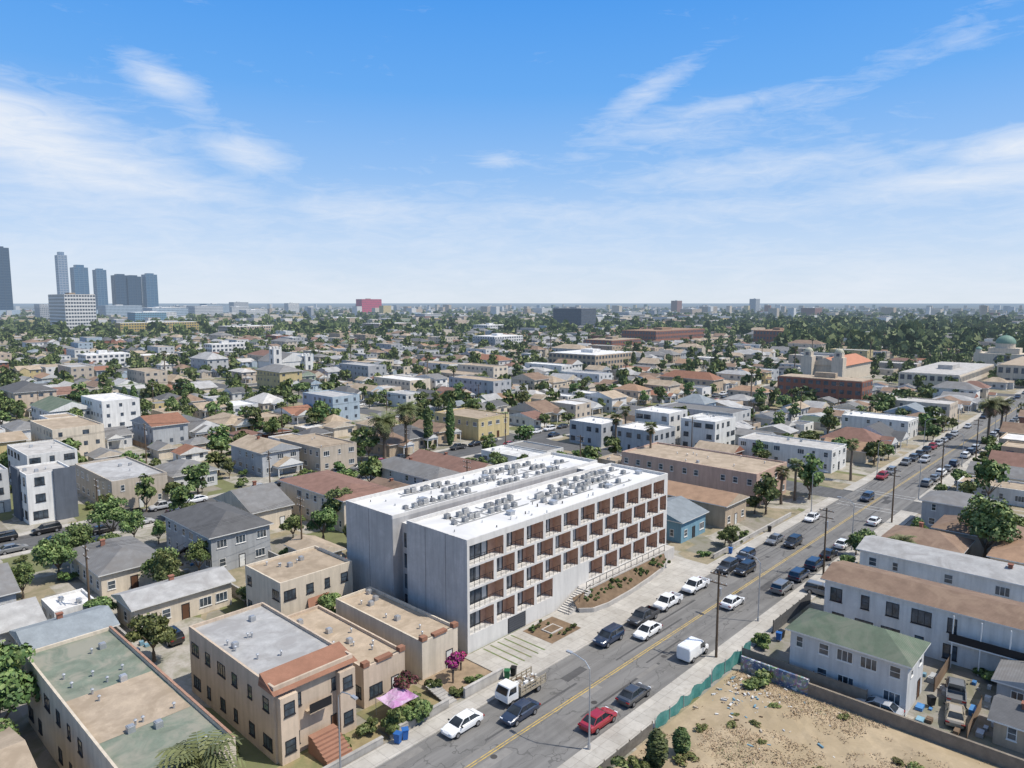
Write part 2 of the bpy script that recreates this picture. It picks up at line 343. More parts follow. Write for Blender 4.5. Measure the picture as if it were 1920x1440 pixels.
# ---------------- main building
def main_building():
    U0,U1,V0,V1,H=57.,103.5,60.6,86.2,14.5
    e=thing('apartment_building','new white four-storey apartment building with staggered recessed balconies','apartment building',U0,V0)
    L=U1-U0;D=V1-V0;OCC.append((U0-1.5,V0-6,U1+1,V1+1))
    pl=mat('plaster_white',(.62,.60,.565),.85,.05,.4,.2,orand=0,streak=.4);cc=mat('concrete_panel',(.47,.465,.46),.8,.16,.28,.3,stain=(.36,.36,.36),orand=0,streak=.6)
    br=mat('balcony_timber',(.60,.36,.25),.8,.12,2,.2,wave=('Z',6,.15),orand=0);rf=mat('membrane_roof',(.66,.65,.63),.7,.05,.3,.2,stain=(.54,.53,.51),orand=0)
    jn=mat('joint_dark',(.12,.12,.125),.9,.05)
    y1=11.6;y2=14.6;DEP=1.5
    W=MB()
    W.box(0,DEP,0,L,y1,14.0,2,1);W.box(0,y2,0,L,D,14.0,1,1)
    W.box(1.6,y1,0,2.8,y2,13.2,1,1);W.box(L-6,y1,0,L,y2,14.0,1)
    def para(x0,a,x1,c):
        t=.25
        W.box(x0,a,14.0,x1,a+t,H);W.box(x0,c-t,14.0,x1,c,H);W.box(x0,a+t,14.0,x0+t,c-t,H,0,1);W.box(x1-t,a+t,14.0,x1,c-t,H)
    para(0,0,L,y1);para(0,y2,L,D)
    zb=[2.3+2.9*i for i in range(5)]
    W.box(0,0,0,L,DEP,2.3,0,1)
    for i in range(1,4):W.box(.002,0,zb[i]-.17,L,DEP,zb[i]+.13,0,1)
    W.box(.002,0,zb[4]-.25,L,DEP,14.0,0,1)
    ops=[]
    for r in range(4):
        z0=zb[r]+(.13 if r else 0);z1=zb[r+1]-(.17 if r<3 else .25)
        x=.4;row=[(x,x+(6.0 if r%2 else 4.2))];x=row[0][1]+.55
        while x+2.0<L-.3:
            w=3.35
            if x+w>L-.35:w=L-.35-x
            row.append((x,x+w));x+=w+.55
        if r==0:row=[o for o in row if not(15<o[0]<21)]
        p=0.002
        for a,c in row:
            W.box(p,0,z0,a,DEP,z1,0,2 if p>1 else 1)
            p=c;ops.append((a,c,z0,z1,r))
        W.box(p,0,z0,L,DEP,z1,0,2)
    W.obj('wall',[pl,cc,br],e)
    b=MB();b.q([(.25,.25,14.02),(L-.25,.25,14.02),(L-.25,y1-.25,14.02),(.25,y1-.25,14.02)]);b.q([(.25,y2+.25,14.02),(L-.25,y2+.25,14.02),(L-.25,D-.25,14.02),(.25,D-.25,14.02)])
    b.q([(L-6,y1+.01,14.03),(L-.02,y1+.01,14.03),(L-.02,y2-.01,14.03),(L-6,y2-.01,14.03)]);b.q([(1.6,y1,13.21),(2.8,y1,13.21),(2.8,y2,13.21),(1.6,y2,13.21)])
    ro=b.obj('roof',[rf],e)
    gc={}
    lite=mat('curtain',(.5,.5,.49),.9,.1,1.5);bg=glassm('balcony_glass',(.08,.10,.12),.05)
    for a,c,z0,z1,r in ops:
        w=c-a;h=z1-z0-.1;k=(round(w,2),round(h,2))
        if k not in gc:
            g=MB();gw=w*.74;t=.07
            g.q([(0,-.03,0),(gw,-.03,0),(gw,-.03,h),(0,-.03,h)],1);g.q([(gw*.78,-.034,0.1),(gw*.95,-.034,.1),(gw*.95,-.034,h-.15),(gw*.78,-.034,h-.15)],2)
            n=max(2,round(gw/1.0))
            for i in range(n+1):
                x=gw*i/n;g.box(x-t/2,-.09,0,x+t/2,-.036,h)
            for zz in(0,h*.8,h-t):g.box(0,-.075,zz,gw,-.037,zz+t)
            rl=MB();rl.box(.03,0,1.0,w-.03,.05,1.05)
            for i in range(int(w/.9)+2):
                x=min(.03+i*.9,w-.08);rl.box(x,0,0,x+.04,.04,1.0)
            for zz in (.25,.5,.75):rl.box(.03,.02,zz,w-.03,.03,zz+.012)
            gc[k]=(g.mesh('glazed_door',[DF,bg,lite]),rl.mesh('balcony_railing',[BLACK]))
        put(gc[k][0],'glazed_door',e,(a+.05,DEP,z0+.01));put(gc[k][1],'balcony_railing',e,(a,.12,z0))
    b=MB();b.box(7.2,-.06,.14,10.6,-.002,2.15,0)
    for i in range(6):b.box(7.35,-.08,.25+i*.31,10.45,-.061,.5+i*.31,1)
    b.obj('garage_door',[DF,mat('garage_panel',(.07,.075,.085),.5,.05)],e)
    for y in (3.9,7.8,y2+5.4):
        b=MB();b.box(-.012,y,0,0.0,y+.06,14.4);b.obj('panel_joint',[jn],e)
    for z in (1.2,4.1,7.0,9.9):
        b=MB();b.box(1.52,y1+.5,z,1.598,y1+2.5,z+2.0);b.box(1.50,y1+1.45,z,1.519,y1+1.55,z+2.0,1);b.obj('window',[GL,WF],e)
    for y,w,h in((4.5,1.9,2.4),(9.6,1.1,3.0)):
        b=MB();b.box(-.05,y,.1,-.003,y+w,h);b.box(-.08,y-.1,h,-.003,y+w+.1,h+.12,1);b.obj('door',[mat('door_metal_dark',(.05,.055,.065),.5),DF],e)
    for x,y in ((20,3),(33,2.5),(12,4),(40,9),(24,21),(8,18),(36,17),(44,4)):
        b=MB();b.box(x,y,14.03,x+.9,y+.9,14.5);b.box(x-.06,y-.06,14.5,x+.96,y+.96,14.57);b.obj('roof_hatch',[METAL],ro)
    for i in range(90):
        x=R.uniform(1,L-2);y=R.choice([R.uniform(1,y1-1),R.uniform(y2+1,D-1)]);b=MB();b.cyl(x,y,14.03,14.03+R.uniform(.2,.5),.05+R.random()*.07,n=7);b.obj('vent_pipe',[R.choice([METAL,BLACK,WF])],ro)
    AC=[]
    for (a,c,h,col,n_) in((.36,.32,.6,(.42,.42,.40),'a'),(.44,.27,.75,(.52,.51,.48),'b'),(.3,.3,.48,(.32,.32,.32),'c')):
        ub=MB();ub.box(-a,-c,.1,a,c,h);ub.box(-a-.04,-c-.04,0,a+.04,c+.04,.08,1);ub.box(-a*.96,-c*.96,h+.001,a*.96,c*.96,h+.03,1)
        for z in(.2,.32,.44,.56):
            if z<h-.1:ub.box(-a*.9,-c-.012,z,a*.9,-c-.001,z+.05,1);ub.box(-a-.012,-c*.9,z,-a-.001,c*.9,z+.05,1)
        fn=MB();r=min(a,c)*.72;fn.cyl(0,0,h+.032,h+.045,r,n=12);fn.cyl(0,0,h+.046,h+.06,.06,n=8,mi=1)
        AC.append((ub.mesh('casing',[mat('ac_casing_'+n_,col,.6,.1,2),mat('ac_trim',(.22,.22,.225),.6,.05)]),fn.mesh('fan_grille',[mat('fan_dark',(.14,.14,.14),.6),METAL])))
    rows=[(4.5,6.8,10),(5.5,9.2,10),(20,4.8,8),(19.5,7.2,6),(29,6.6,11),(27,9.4,13),(33,3.6,5),(4,17.0,10),(14,20.0,9),(8,23.2,8),(23,16.8,12),(29,19.8,11),(26,22.8,9)]
    pd=mat('pipe_grey',(.33,.33,.32),.6,.1)
    for x,y,n in rows:
        for i in range(n):
            if R.random()<.15:continue
            a=thing('air_conditioning_unit','grey rooftop air conditioning unit on the white roof','air conditioner',U0+x+i*1.35+R.uniform(-.3,.3),V0+y+R.uniform(-.3,.3),14.03,R.choice([0,0,1.57]),'rooftop air conditioning units')
            k=R.choice([0,0,0,1,2]);put(AC[k][0],'casing',a);put(AC[k][1],'fan_grille',a)
        b=MB();b.box(x-.6,y-.85,14.08,x+n*1.35,y-.74,14.18)
        for j in range(n//2):
            xx=x+j*2.7+R.uniform(0,1);b.box(xx,y-.739,14.08,xx+.1,y+R.uniform(.5,1.2),14.16)
        b.obj('pipe_run',[pd],ro)
main_building()
# ---------------- vegetation
def leafmat(name,col,var=.35):
    if name in MATS:return MATS[name]
    m,t,p=newmat(name);P=t.pos()
    c=t.mix(t.ramp(t.noise(P,1.1,4,.6),.35,.65),c4(col,1-var),c4(col,1+var))
    oi=t.n('ObjectInfo');h=t.n('HueSaturation');t.set(h.inputs['Hue'],t.m('MULTIPLY_ADD',oi.outputs['Random'],.06,.465));t.set(h.inputs['Value'],t.m('MULTIPLY_ADD',oi.outputs['Random'],.6,.7));t.set(h.inputs['Color'],c)
    t.set(p.inputs['Base Color'],h.outputs[0]);p.inputs['Roughness'].default_value=.6;p.inputs['Specular IOR Level'].default_value=.3
    MATS[name]=m;return m
LD,LM,LL=leafmat('leaf_dark',(.065,.10,.033)),leafmat('leaf_mid',(.12,.165,.052)),leafmat('leaf_light',(.20,.235,.085))
def leafverts(seed,n,leaf,rx,rz,nl,col=False):
    g=np.random.default_rng(seed)
    if col:
        t=g.random(n);ang=g.random(n)*6.283;rr=rx*np.sin(np.pi*np.clip(t*.93+.05,0,1))**.55*(.7+.45*g.random(n));pos=np.stack([rr*np.cos(ang),rr*np.sin(ang),t*rz],1);nrm=np.stack([np.cos(ang),np.sin(ang),np.full(n,.4)],1)
    else:
        lc=g.normal(size=(nl,3));lc/=np.linalg.norm(lc,axis=1)[:,None];lc*=(g.random(nl)**.5*.72)[:,None];lc*=np.array([rx,rx,rz]);lr=rx*g.uniform(.2,.5,nl)
        k=g.integers(0,nl,n);d=g.normal(size=(n,3));d/=np.linalg.norm(d,axis=1)[:,None];d[:,2]=np.where(d[:,2]<-.3,-d[:,2]*.6,d[:,2])
        pos=lc[k]+d*lr[k][:,None]*(.65+.45*g.random(n))[:,None]*np.array([1,1,min(1,rz/rx)]);nrm=d
        pos[:,2]+=rz*.9
    nrm=nrm+g.normal(size=(n,3))*.5;nrm/=np.linalg.norm(nrm,axis=1)[:,None]
    a=np.cross(nrm,g.normal(size=(n,3)));a/=np.linalg.norm(a,axis=1)[:,None];c=np.cross(nrm,a)
    s=(leaf*g.uniform(.6,1.4,n))[:,None]
    V=np.stack([pos-a*s-c*s*.6,pos+a*s-c*s*.7,pos+a*s*.8+c*s*.6,pos-a*s*.9+c*s*.7],1)
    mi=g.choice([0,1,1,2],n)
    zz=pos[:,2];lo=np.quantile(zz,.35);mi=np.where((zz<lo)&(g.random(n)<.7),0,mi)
    return V.reshape(-1,3),mi
def npmesh(name,V,mi,mats,k=4):
    me=bpy.data.meshes.new(name);n=len(V)//k
    me.vertices.add(len(V));me.vertices.foreach_set('co',np.ascontiguousarray(V,dtype=np.float32).ravel())
    me.loops.add(len(V));me.loops.foreach_set('vertex_index',np.arange(len(V),dtype=np.int32))
    me.polygons.add(n);me.polygons.foreach_set('loop_start',np.arange(n,dtype=np.int32)*k)
    for m in mats:me.materials.append(m)
    me.polygons.foreach_set('material_index',np.asarray(mi,dtype=np.int32));me.update(calc_edges=True);return me
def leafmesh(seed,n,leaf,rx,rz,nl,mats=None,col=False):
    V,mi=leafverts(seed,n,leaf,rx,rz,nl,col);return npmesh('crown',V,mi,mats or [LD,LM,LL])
def trunkmesh(h,r,rx,seed):
    g=random.Random(seed);b=MB();b.tube([(0,0,0),(.05,.02,h*.5),(.1,0,h)],[r*1.3,r,r*.8],7)
    for i in range(5):
        a=i*1.256+g.random();b.tube([(.1,0,h*.85),(rx*.3*math.cos(a),rx*.3*math.sin(a),h+rx*.35),(rx*.6*math.cos(a),rx*.6*math.sin(a),h+rx*.7)],[r*.6,r*.4,r*.15],5)
    return b.mesh('trunk',[TRUNK])
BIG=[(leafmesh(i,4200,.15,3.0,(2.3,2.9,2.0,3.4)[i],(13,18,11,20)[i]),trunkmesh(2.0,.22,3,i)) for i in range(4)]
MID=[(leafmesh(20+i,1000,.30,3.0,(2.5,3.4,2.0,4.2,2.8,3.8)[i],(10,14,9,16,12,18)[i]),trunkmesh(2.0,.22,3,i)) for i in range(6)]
BUSH=[leafmesh(40+i,1300,.11,1.2,.9,7) for i in range(3)]
CYP=[leafmesh(50,1500,.24,1.25,11,1,[LD,LD,LM],True)]
PINK=leafmesh(60,1900,.13,1.7,1.4,8,[leafmat('bougainvillea_dark',(.22,.02,.09),.2),leafmat('bougainvillea',(.42,.04,.17),.2),LM])
MAR=leafmesh(61,1700,.13,1.7,1.4,8,[leafmat('plum_dark',(.08,.03,.035),.2),leafmat('plum',(.15,.05,.05),.2),LD])
def tree(x,y,s=1,hi=None,kind='tree',z=0,tall=1):
    d=math.hypot(x,y);hi=d<150 if hi is None else hi
    if kind=='cypress':
        e=thing('cypress_tree','tall slender dark green cypress tree beside the houses','tree',x,y,z,R.random()*6);put(CYP[0],'crown',e,(0,0,.4)).scale=(s,s,s*tall);b=MB();b.cyl(0,0,0,1,.18*s);b.obj('trunk',[TRUNK],e);return
    if kind in('pink','plum'):
        e=thing('flowering_tree' if kind=='pink' else 'plum_tree','magenta bougainvillea in bloom over the front garden' if kind=='pink' else 'dark red leafed plum tree in the front garden','tree',x,y,z)
        put(PINK if kind=='pink' else MAR,'crown',e,(0,0,1.2*s)).scale=(s,s,s);b=MB();b.cyl(0,0,0,1.6*s,.12);b.obj('trunk',[TRUNK],e);return
    me,tr=R.choice(BIG if hi else MID)
    e=thing('tree',R.choice(['broad green leafy tree beside the houses','dense dark green tree in a back yard','rounded green street tree near the kerb']),'tree',x,y,z,R.random()*6,'leafy neighbourhood trees')
    put(me,'crown',e,(0,0,1.6*s)).scale=(s*R.uniform(.8,1.25),s,s*tall*R.uniform(.8,1.2));put(tr,'trunk',e).scale=(s,s,s)
def bush(x,y,s=1,z=0,label='rounded green garden shrub by the house'):
    o=put(R.choice(BUSH),'shrub',None,(x,y,z-.1),R.random()*6);o.scale=(s,s*R.uniform(.8,1.4),s*R.uniform(.7,1.2));solo(o,label,'shrub','garden shrubs')
PLM={}
def palm_meshes(fan):
    if fan in PLM:return PLM[fan]
    g=random.Random(5+fan);fr_=MB()
    nf=70 if not fan else 60
    for i in range(nf):
        az=g.random()*6.283;el=g.uniform(-.8,1.35) if not fan else g.uniform(-1.1,1.2);Lf=g.uniform(2.4,3.3) if not fan else g.uniform(1.2,1.7)
        d=Vector((math.cos(az),math.sin(az),0));sd=Vector((-math.sin(az),math.cos(az),0));p=Vector((0,0,0));seg=9;e=el
        mi=0 if el>0 else (1 if g.random()<.6 else 2)
        for k in range(seg):
            st=Lf/seg;dr=d*math.cos(e)+Vector((0,0,1))*math.sin(e);q=p+dr*st;up=Vector((0,0,1))*math.cos(e)-d*math.sin(e)
            w=(.62*math.sin(math.pi*(k+.8)/(seg+1))+.08) if not fan else (.75*(k/seg)**1.0 if k>3 else .04)
            for sg in(-1,1):
                a=p+sd*sg*.02;t1=p+dr*st*1.2+sd*sg*w-up*w*.35
                fr_.q([a,q.lerp(p,.3)+sd*sg*.02,t1+dr*.12,t1],mi)
            p=q;e-=.17 if not fan else .05
    tr=MB();tr.tube([(0,0,-10),(.1,0,-6),(.05,.05,-3),(0,0,-.1)],[.34,.27,.25,.3],9)
    P1,P2,P3=leafmat('palm_green',(.14,.165,.065),.3),leafmat('palm_dark',(.075,.095,.04),.3),leafmat('palm_dead',(.24,.18,.1),.2)
    PLM[fan]=(fr_.mesh('fronds',[P1,P2,P3]),tr.mesh('trunk',[TRUNK]));return PLM[fan]
def palm(x,y,h=9,s=1,fan=0):
    e=thing('palm_tree','tall palm tree with drooping fronds beside the houses' if h>5 else 'short full palm tree with arching fronds','palm tree',x,y,0,R.random()*6,'palm trees')
    f,t=palm_meshes(fan);put(f,'crown',e,(0,0,h)).scale=(s,s,s);put(t,'trunk',e,(0,0,h)).scale=(s,s,h/10)
def terrace():
    soil=mat('mulch',(.18,.125,.08),.95,.3,1.2);cw=mat('retaining_concrete',(.48,.455,.42),.85,.1,.6,.2,streak=.4)
    pts=[(75.5,57.6),(77,56.2),(80,55.7),(86,55.9),(92,56.5),(97,57.2),(100,58.2)]
    b=MB()
    for i in range(len(pts)-1):
        (x0,y0),(x1,y1)=pts[i],pts[i+1];h=.75
        b.q([(x0,y0,.134),(x1,y1,.134),(x1,y1,h),(x0,y0,h)]);b.q([(x0,y0,h),(x1,y1,h),(x1,y1+.25,h),(x0,y0+.25,h)]);b.q([(x1,y1+.25,.3),(x0,y0+.25,.3),(x0,y0+.25,h),(x1,y1+.25,h)])
    o=b.obj('retaining_wall',[cw]);solo(o,'curved low concrete retaining wall around the planted slope','wall')
    b=MB()
    for i in range(len(pts)-1):
        (x0,y0),(x1,y1)=pts[i],pts[i+1];b.q([(x0,y0+.25,.6),(x1,y1+.25,.6),(x1,58.9,1.9),(x0,58.9,1.9)])
    struct(b.obj('planting_bed',[soil]))
    b=MB();b.box(79,58.95,.134,103.4,60.58,2.1);struct(b.obj('raised_walkway',[cw]))
    e=thing('handrail','dark metal handrail along the raised walkway','railing',79,59.05,2.1)
    b=MB();b.box(0,0,1.0,21.5,.05,1.06);b.box(0,0,.15,21.5,.04,.19);b.obj('rail',[BLACK],e)
    for i in range(14):
        b=MB();b.box(i*1.64,-.02,0,i*1.64+.06,.04,1.0);b.obj('post',[BLACK],e)
    b=MB()
    for i in range(12):b.box(74+i*.42,58.2,.13,74+(i+1)*.42 if i<11 else 78.99,60.3,.134+(i+1)*.163)
    solo(b.obj('steps',[cw]),'broad concrete steps rising to the raised walkway','steps')
    st=thing('handrail','dark metal handrail beside the concrete steps','railing',74,58.25,.3)
    b=MB();b.tube([(0,0,.9),(5,0,2.8)],.035);b.obj('rail',[BLACK],st)
    for i in range(5):
        b=MB();b.cyl(i*1.2,0,i*.45,.9+i*.46,.03,n=6);b.obj('post',[BLACK],st)
    b=MB();b.box(66,54.6,.12,72,59.6,.16);struct(b.obj('planting_bed',[soil]))
    b=MB();b.box(67.8,56.2,.16,70.2,58,.30,0);b.box(68.0,56.4,.301,70.0,57.8,.32,1);solo(b.obj('tree_planter',[cw,soil]),'square concrete planter with bare soil by the garage','planter')
    gr=mat('lawn_strip',(.13,.18,.07),.95,.25,2,stain=(.2,.17,.1))
    for i in range(5):
        strip('grass',59+i*1.25,54.2,59.25+i*1.25,60,.142,gr)
    SB=[leafmesh(70+i,90,.16,.35,.35,2) for i in range(3)]
    for i in range(80):
        x=R.uniform(77,99);y=R.uniform(57.0,58.6);z=.75+(y-57)*.6
        if i>58:x=R.uniform(66.4,71.6);y=R.choice([R.uniform(54.8,55.9),R.uniform(58.3,59.4)]);z=.16
        o=put(SB[i%3],'shrub',None,(x,y,z));s=R.uniform(.5,1.1);o.scale=(s,s,s);solo(o,'small dark shrub in the mulched bed','shrub','young shrubs in the planting beds')
terrace()
# ---------------- vehicles
PAINT={'white':(.75,.75,.74),'black':(.012,.012,.014),'dark blue':(.02,.035,.07),'dark grey':(.05,.052,.056),'silver':(.42,.43,.44),'red':(.30,.012,.02),'grey':(.16,.165,.17),'tan':(.35,.30,.22)}
def paint(c):
    n='paint_'+c.replace(' ','_')
    if n in MATS:return MATS[n]
    m=mat(n,PAINT[c],.28,.03,2,.6,orand=0);m.node_tree.nodes['Principled BSDF'].inputs['Coat Weight'].default_value=.6;return m
TYRE=mat('tyre',(.018,.018,.018),.8,.05);RIM=mat('rim',(.35,.35,.36),.35,.05,3,.5,.6);CG=glassm('car_glass',(.02,.025,.03),.05)
HL=mat('headlight_lens',(.7,.72,.75),.15,.02,2,.6);TL=mat('tail_light_lens',(.25,.01,.01),.2,.02,2,.6)
def loft(b,st,mi=0):
    n0=len(b.v);N=10
    for x,zb,zt,w in st:
        h=zt-zb
        for y,z in ((-w*.85,zb),(-w*.97,zb+h*.15),(-w,zb+h*.5),(-w*.97,zt-h*.14),(-w*.84,zt),(w*.84,zt),(w*.97,zt-h*.14),(w,zb+h*.5),(w*.97,zb+h*.15),(w*.85,zb)):b.v.append((x,y,z))
    for k in range(len(st)-1):
        for i in range(N):
            j=(i+1)%N;b.f.append((n0+k*N+i,n0+k*N+j,n0+k*N+N+j,n0+k*N+N+i));b.m.append(mi)
    b.f.append(tuple(n0+i for i in range(N))[::-1]);b.m.append(mi);e=n0+(len(st)-1)*N;b.f.append(tuple(e+i for i in range(N)));b.m.append(mi)
def frus(b,x0,x1,X0,X1,z0,z1,w0,w1,mi=0):
    A=[(x0,-w0,z0),(x1,-w0*.94,z0),(x1,w0*.94,z0),(x0,w0,z0)];B_=[(X0,-w1,z1),(X1,-w1,z1),(X1,w1,z1),(X0,w1,z1)]
    for i in range(4):
        j=(i+1)%4;b.q([A[i],A[j],B_[j],B_[i]],mi)
    b.q(B_,mi)
def carproto(kind):
    body=MB();gl=MB();rf=MB()
    if kind=='sedan':
        loft(body,[(-2.32,.42,.78,.74),(-2.2,.3,.98,.84),(-1.4,.24,1.02,.9),(.9,.24,.97,.9),(1.7,.26,.86,.88),(2.15,.28,.74,.82),(2.32,.38,.6,.68)])
        frus(gl,-1.85,1.2,-1.15,.35,.96,1.42,.8,.6);frus(rf,-1.2,.42,-1.05,.25,1.415,1.47,.63,.52);wr,wx=.33,(-1.38,1.42);fx,zl=2.2,.66
        px=[(-1.85,-1.15,.96,1.42),(1.2,.35,.96,1.42)]
    elif kind=='suv':
        loft(body,[(-2.35,.5,1.05,.8),(-2.25,.34,1.12,.9),(-1.4,.3,1.14,.95),(.9,.3,1.12,.95),(1.8,.32,1.04,.93),(2.25,.36,.92,.86),(2.38,.48,.72,.74)])
        frus(gl,-2.28,1.25,-2.0,.5,1.08,1.66,.86,.7);frus(rf,-2.12,.6,-1.95,.4,1.655,1.73,.74,.62);wr,wx=.38,(-1.42,1.46);fx,zl=2.26,.84
        px=[(-2.28,-2.0,1.08,1.66),(1.25,.5,1.08,1.66)]
    elif kind=='pickup':
        loft(body,[(-.55,.4,1.08,.94),(1.1,.4,1.1,.95),(2.1,.42,1.06,.93),(2.6,.44,.98,.86),(2.72,.55,.8,.78)])
        body.box(-2.8,-.93,.45,-.56,.93,.72);body.box(-2.8,-.93,.721,-.56,-.82,1.12);body.box(-2.8,.82,.721,-.56,.93,1.12);body.box(-2.8,-.82,.721,-2.7,.82,1.12)
        frus(gl,-.75,1.45,-.6,.75,1.08,1.72,.84,.7);frus(rf,-.68,.85,-.55,.65,1.715,1.79,.74,.62);wr,wx=.4,(-1.75,1.75);fx,zl=2.6,.86
        px=[(-.75,-.6,1.08,1.72),(1.45,.75,1.08,1.72)]
    else:
        loft(body,[(-2.4,.4,1.9,.88),(-2.3,.3,2.0,.95),(.8,.3,2.0,.95),(1.0,.3,1.95,.94),(1.65,.32,1.15,.92),(2.3,.36,.98,.86),(2.42,.5,.75,.76)])
        gl.q([(1.02,-.8,1.93),(1.64,-.84,1.19),(1.64,.84,1.19),(1.02,.8,1.93)][::-1])
        gl.v=[(x+.03,y,z+.02) for x,y,z in gl.v]
        for s in(-1,1):gl.q([(.1,s*.975,1.25),(1.35,s*.96,1.2),(.95,s*.93,1.8),(.1,s*.93,1.85)])
        rf.box(-2.0,-.6,2.001,.6,.6,2.02);wr,wx=.36,(-1.5,1.55);fx,zl=2.3,.8;px=[]
    for a,c,z0,z1 in px:
        for s in(-1,1):
            w0=.8 if kind=='sedan' else .86;w1=.6 if kind=='sedan' else .7
            rf.tube([(a,s*(w0*.97),z0),(c,s*w1,z1)],.045,4)
    if px:
        xm=-.35 if kind!='pickup' else .2
        for s in(-1,1):rf.tube([(xm,s*(w0+.01),z0),(xm,s*(w1+.01),z1)],.035,4)
    wm=MB();n=14
    for y0,y1,r,mi in((-.11,.11,wr,0),(-.125,-.11,wr*.62,1),(.11,.125,wr*.62,1)):
        b0=len(wm.v)
        for y in(y0,y1):
            for k in range(n):wm.v.append((r*math.cos(6.2832*k/n),y,r*math.sin(6.2832*k/n)))
        for k in range(n):
            j=(k+1)%n;wm.f.append((b0+k,b0+j,b0+n+j,b0+n+k));wm.m.append(mi)
        wm.f.append(tuple(b0+k for k in range(n)));wm.m.append(mi);wm.f.append(tuple(b0+n+k for k in range(n))[::-1]);wm.m.append(mi)
    hl=MB();hl.box(-.1,-.18,-.07,.08,.18,.07)
    mi_=MB();mi_.box(-.08,-.09,-.06,.06,.09,.07)
    P=[('body',body.mesh('body',[paint('white')]),(0,0,0)),('window_glass',gl.mesh('window_glass',[CG]),(0,0,0)),('roof',rf.mesh('roof',[paint('white')]),(0,0,0))]
    wme=wm.mesh('wheel',[TYRE,RIM]);W2=.9 if kind=='sedan' else .94
    for x in wx:
        for s in(-1,1):P.append(('wheel',wme,(x,s*(W2-.1),wr)))
    hm=hl.mesh('headlight',[HL]);tm=hl.mesh('tail_light',[TL]);mm=mi_.mesh('mirror',[BLACK])
    for s in(-1,1):
        P.append(('headlight',hm,(fx,s*.58,zl)));P.append(('tail_light',tm,(-2.27 if kind!='pickup' else -2.75,s*.68,zl+.1 if kind!='van' else 1.1)));P.append(('mirror',mm,(.95 if kind!='pickup' else 1.2,s*(W2+.08),1.02 if kind=='sedan' else 1.18)))
    return P
CP={k:carproto(k) for k in('sedan','suv','pickup','van')}
def car(x,y,kind='sedan',col='white',rz=0,where='parked along the kerb',far=False,grp='cars parked along the kerb'):
    nm={'sedan':'sedan','suv':'sport utility vehicle','pickup':'pickup truck','van':'cargo van'}[kind]
    e=thing('car' if kind in('sedan','suv') else 'cargo_van' if kind=='van' else 'pickup_truck',f'{col} {nm} {where}',{'sedan':'car','suv':'car','pickup':'pickup truck','van':'van'}[kind],x,y,.022,rz+R.uniform(-.015,.015),grp)
    for i,(n,me,l) in enumerate(CP[kind]):
        if far and n in('headlight','tail_light','mirror'):continue
        o=put(me,n,e,l)
        if n in('body','roof'):
            o.material_slots[0].link='OBJECT';o.material_slots[0].material=paint(col)
pi=math.pi;DRV='cars driving on the street'
for x,y,k,c in ((46,49.8,'sedan','white'),(71.5,49.8,'suv','dark blue'),(79.5,49.8,'pickup','dark grey'),(86,49.9,'pickup','white'),(94,49.9,'pickup','white'),(104.5,49.9,'suv','dark grey'),(111,49.9,'suv','dark blue'),(123,49.9,'sedan','grey'),(141,49.9,'sedan','white')):
    car(x,y,k,c,pi)
for x,y,k,c,r in ((51.5,46.9,'sedan','dark blue',pi),(76.5,47.2,'sedan','white',pi),(105.5,47.4,'suv','black',pi),(123.5,46.8,'suv','black',pi),(92.5,43.2,'sedan','white',0),(164,46.5,'suv','dark blue',pi)):
    car(x,y,k,c,r,'driving on the street',grp=DRV)
for x,y,k,c in ((56,40.1,'sedan','red'),(62.5,40.1,'sedan','dark grey'),(75.5,40.1,'van','white'),(102.5,40.1,'suv','grey'),(109,40.1,'suv','dark blue'),(115.5,40.1,'suv','dark blue'),(122,40.1,'sedan','black'),(129,40.1,'sedan','white'),(147,40.1,'sedan','white')):
    car(x,y,k,c,0)
car(105,35.2,'suv','grey',-pi/2,'stopped on the driveway');car(33.5,91,'suv','black',pi/2,'parked in the back drive');car(86.9,31,'sedan','red',0,'parked beside the pale house')
for x,y,k,c in((82,13.6,'sedan','tan'),(87,14.5,'pickup','grey'),(77.9,19.8,'sedan','silver')):car(x,y,k,c,pi/2 if x<78 else .2,'standing in a cluttered yard',grp='cars parked in yards')
for x in range(180,420,7):
    if R.random()<.6 and abs(x-400)>8:car(x,49.9,R.choice(['sedan','suv','suv','pickup']),R.choice(['white','black','silver','grey','dark blue','red']),pi,far=True)
    if R.random()<.6 and abs(x-400)>8:car(x,40.1,R.choice(['sedan','suv']),R.choice(['white','black','silver','grey','dark blue']),0,far=True)
    if R.random()<.18:car(x,47,R.choice(['sedan','suv']),R.choice(['white','black','silver']),pi,'driving on the street',far=True,grp=DRV)
for x in range(28,330,7):
    for y,rz in((144.6,0),(152.4,pi)):
        if R.random()<.62 and abs(x-165)>8:car(x,y,R.choice(['sedan','suv','pickup','sedan']),R.choice(['white','black','silver','grey','dark blue','red','dark grey']),rz,far=True)
for x in range(60,400,8):
    for y,rz in((248,0),(256,pi)):
        if R.random()<.5 and vis(x,y):car(x,y,R.choice(['sedan','suv']),R.choice(['white','black','silver','grey']),rz,far=True)
for x,y in((62,105),(63.5,100),(36,118),(20,112),(128,84),(135,88),(100,95),(112,95),(70,100)):
    if not occ(x-1,y-2,x+1,y+2):car(x,y,R.choice(['sedan','suv']),R.choice(['white','silver','dark blue','black']),pi/2,'parked on a driveway')
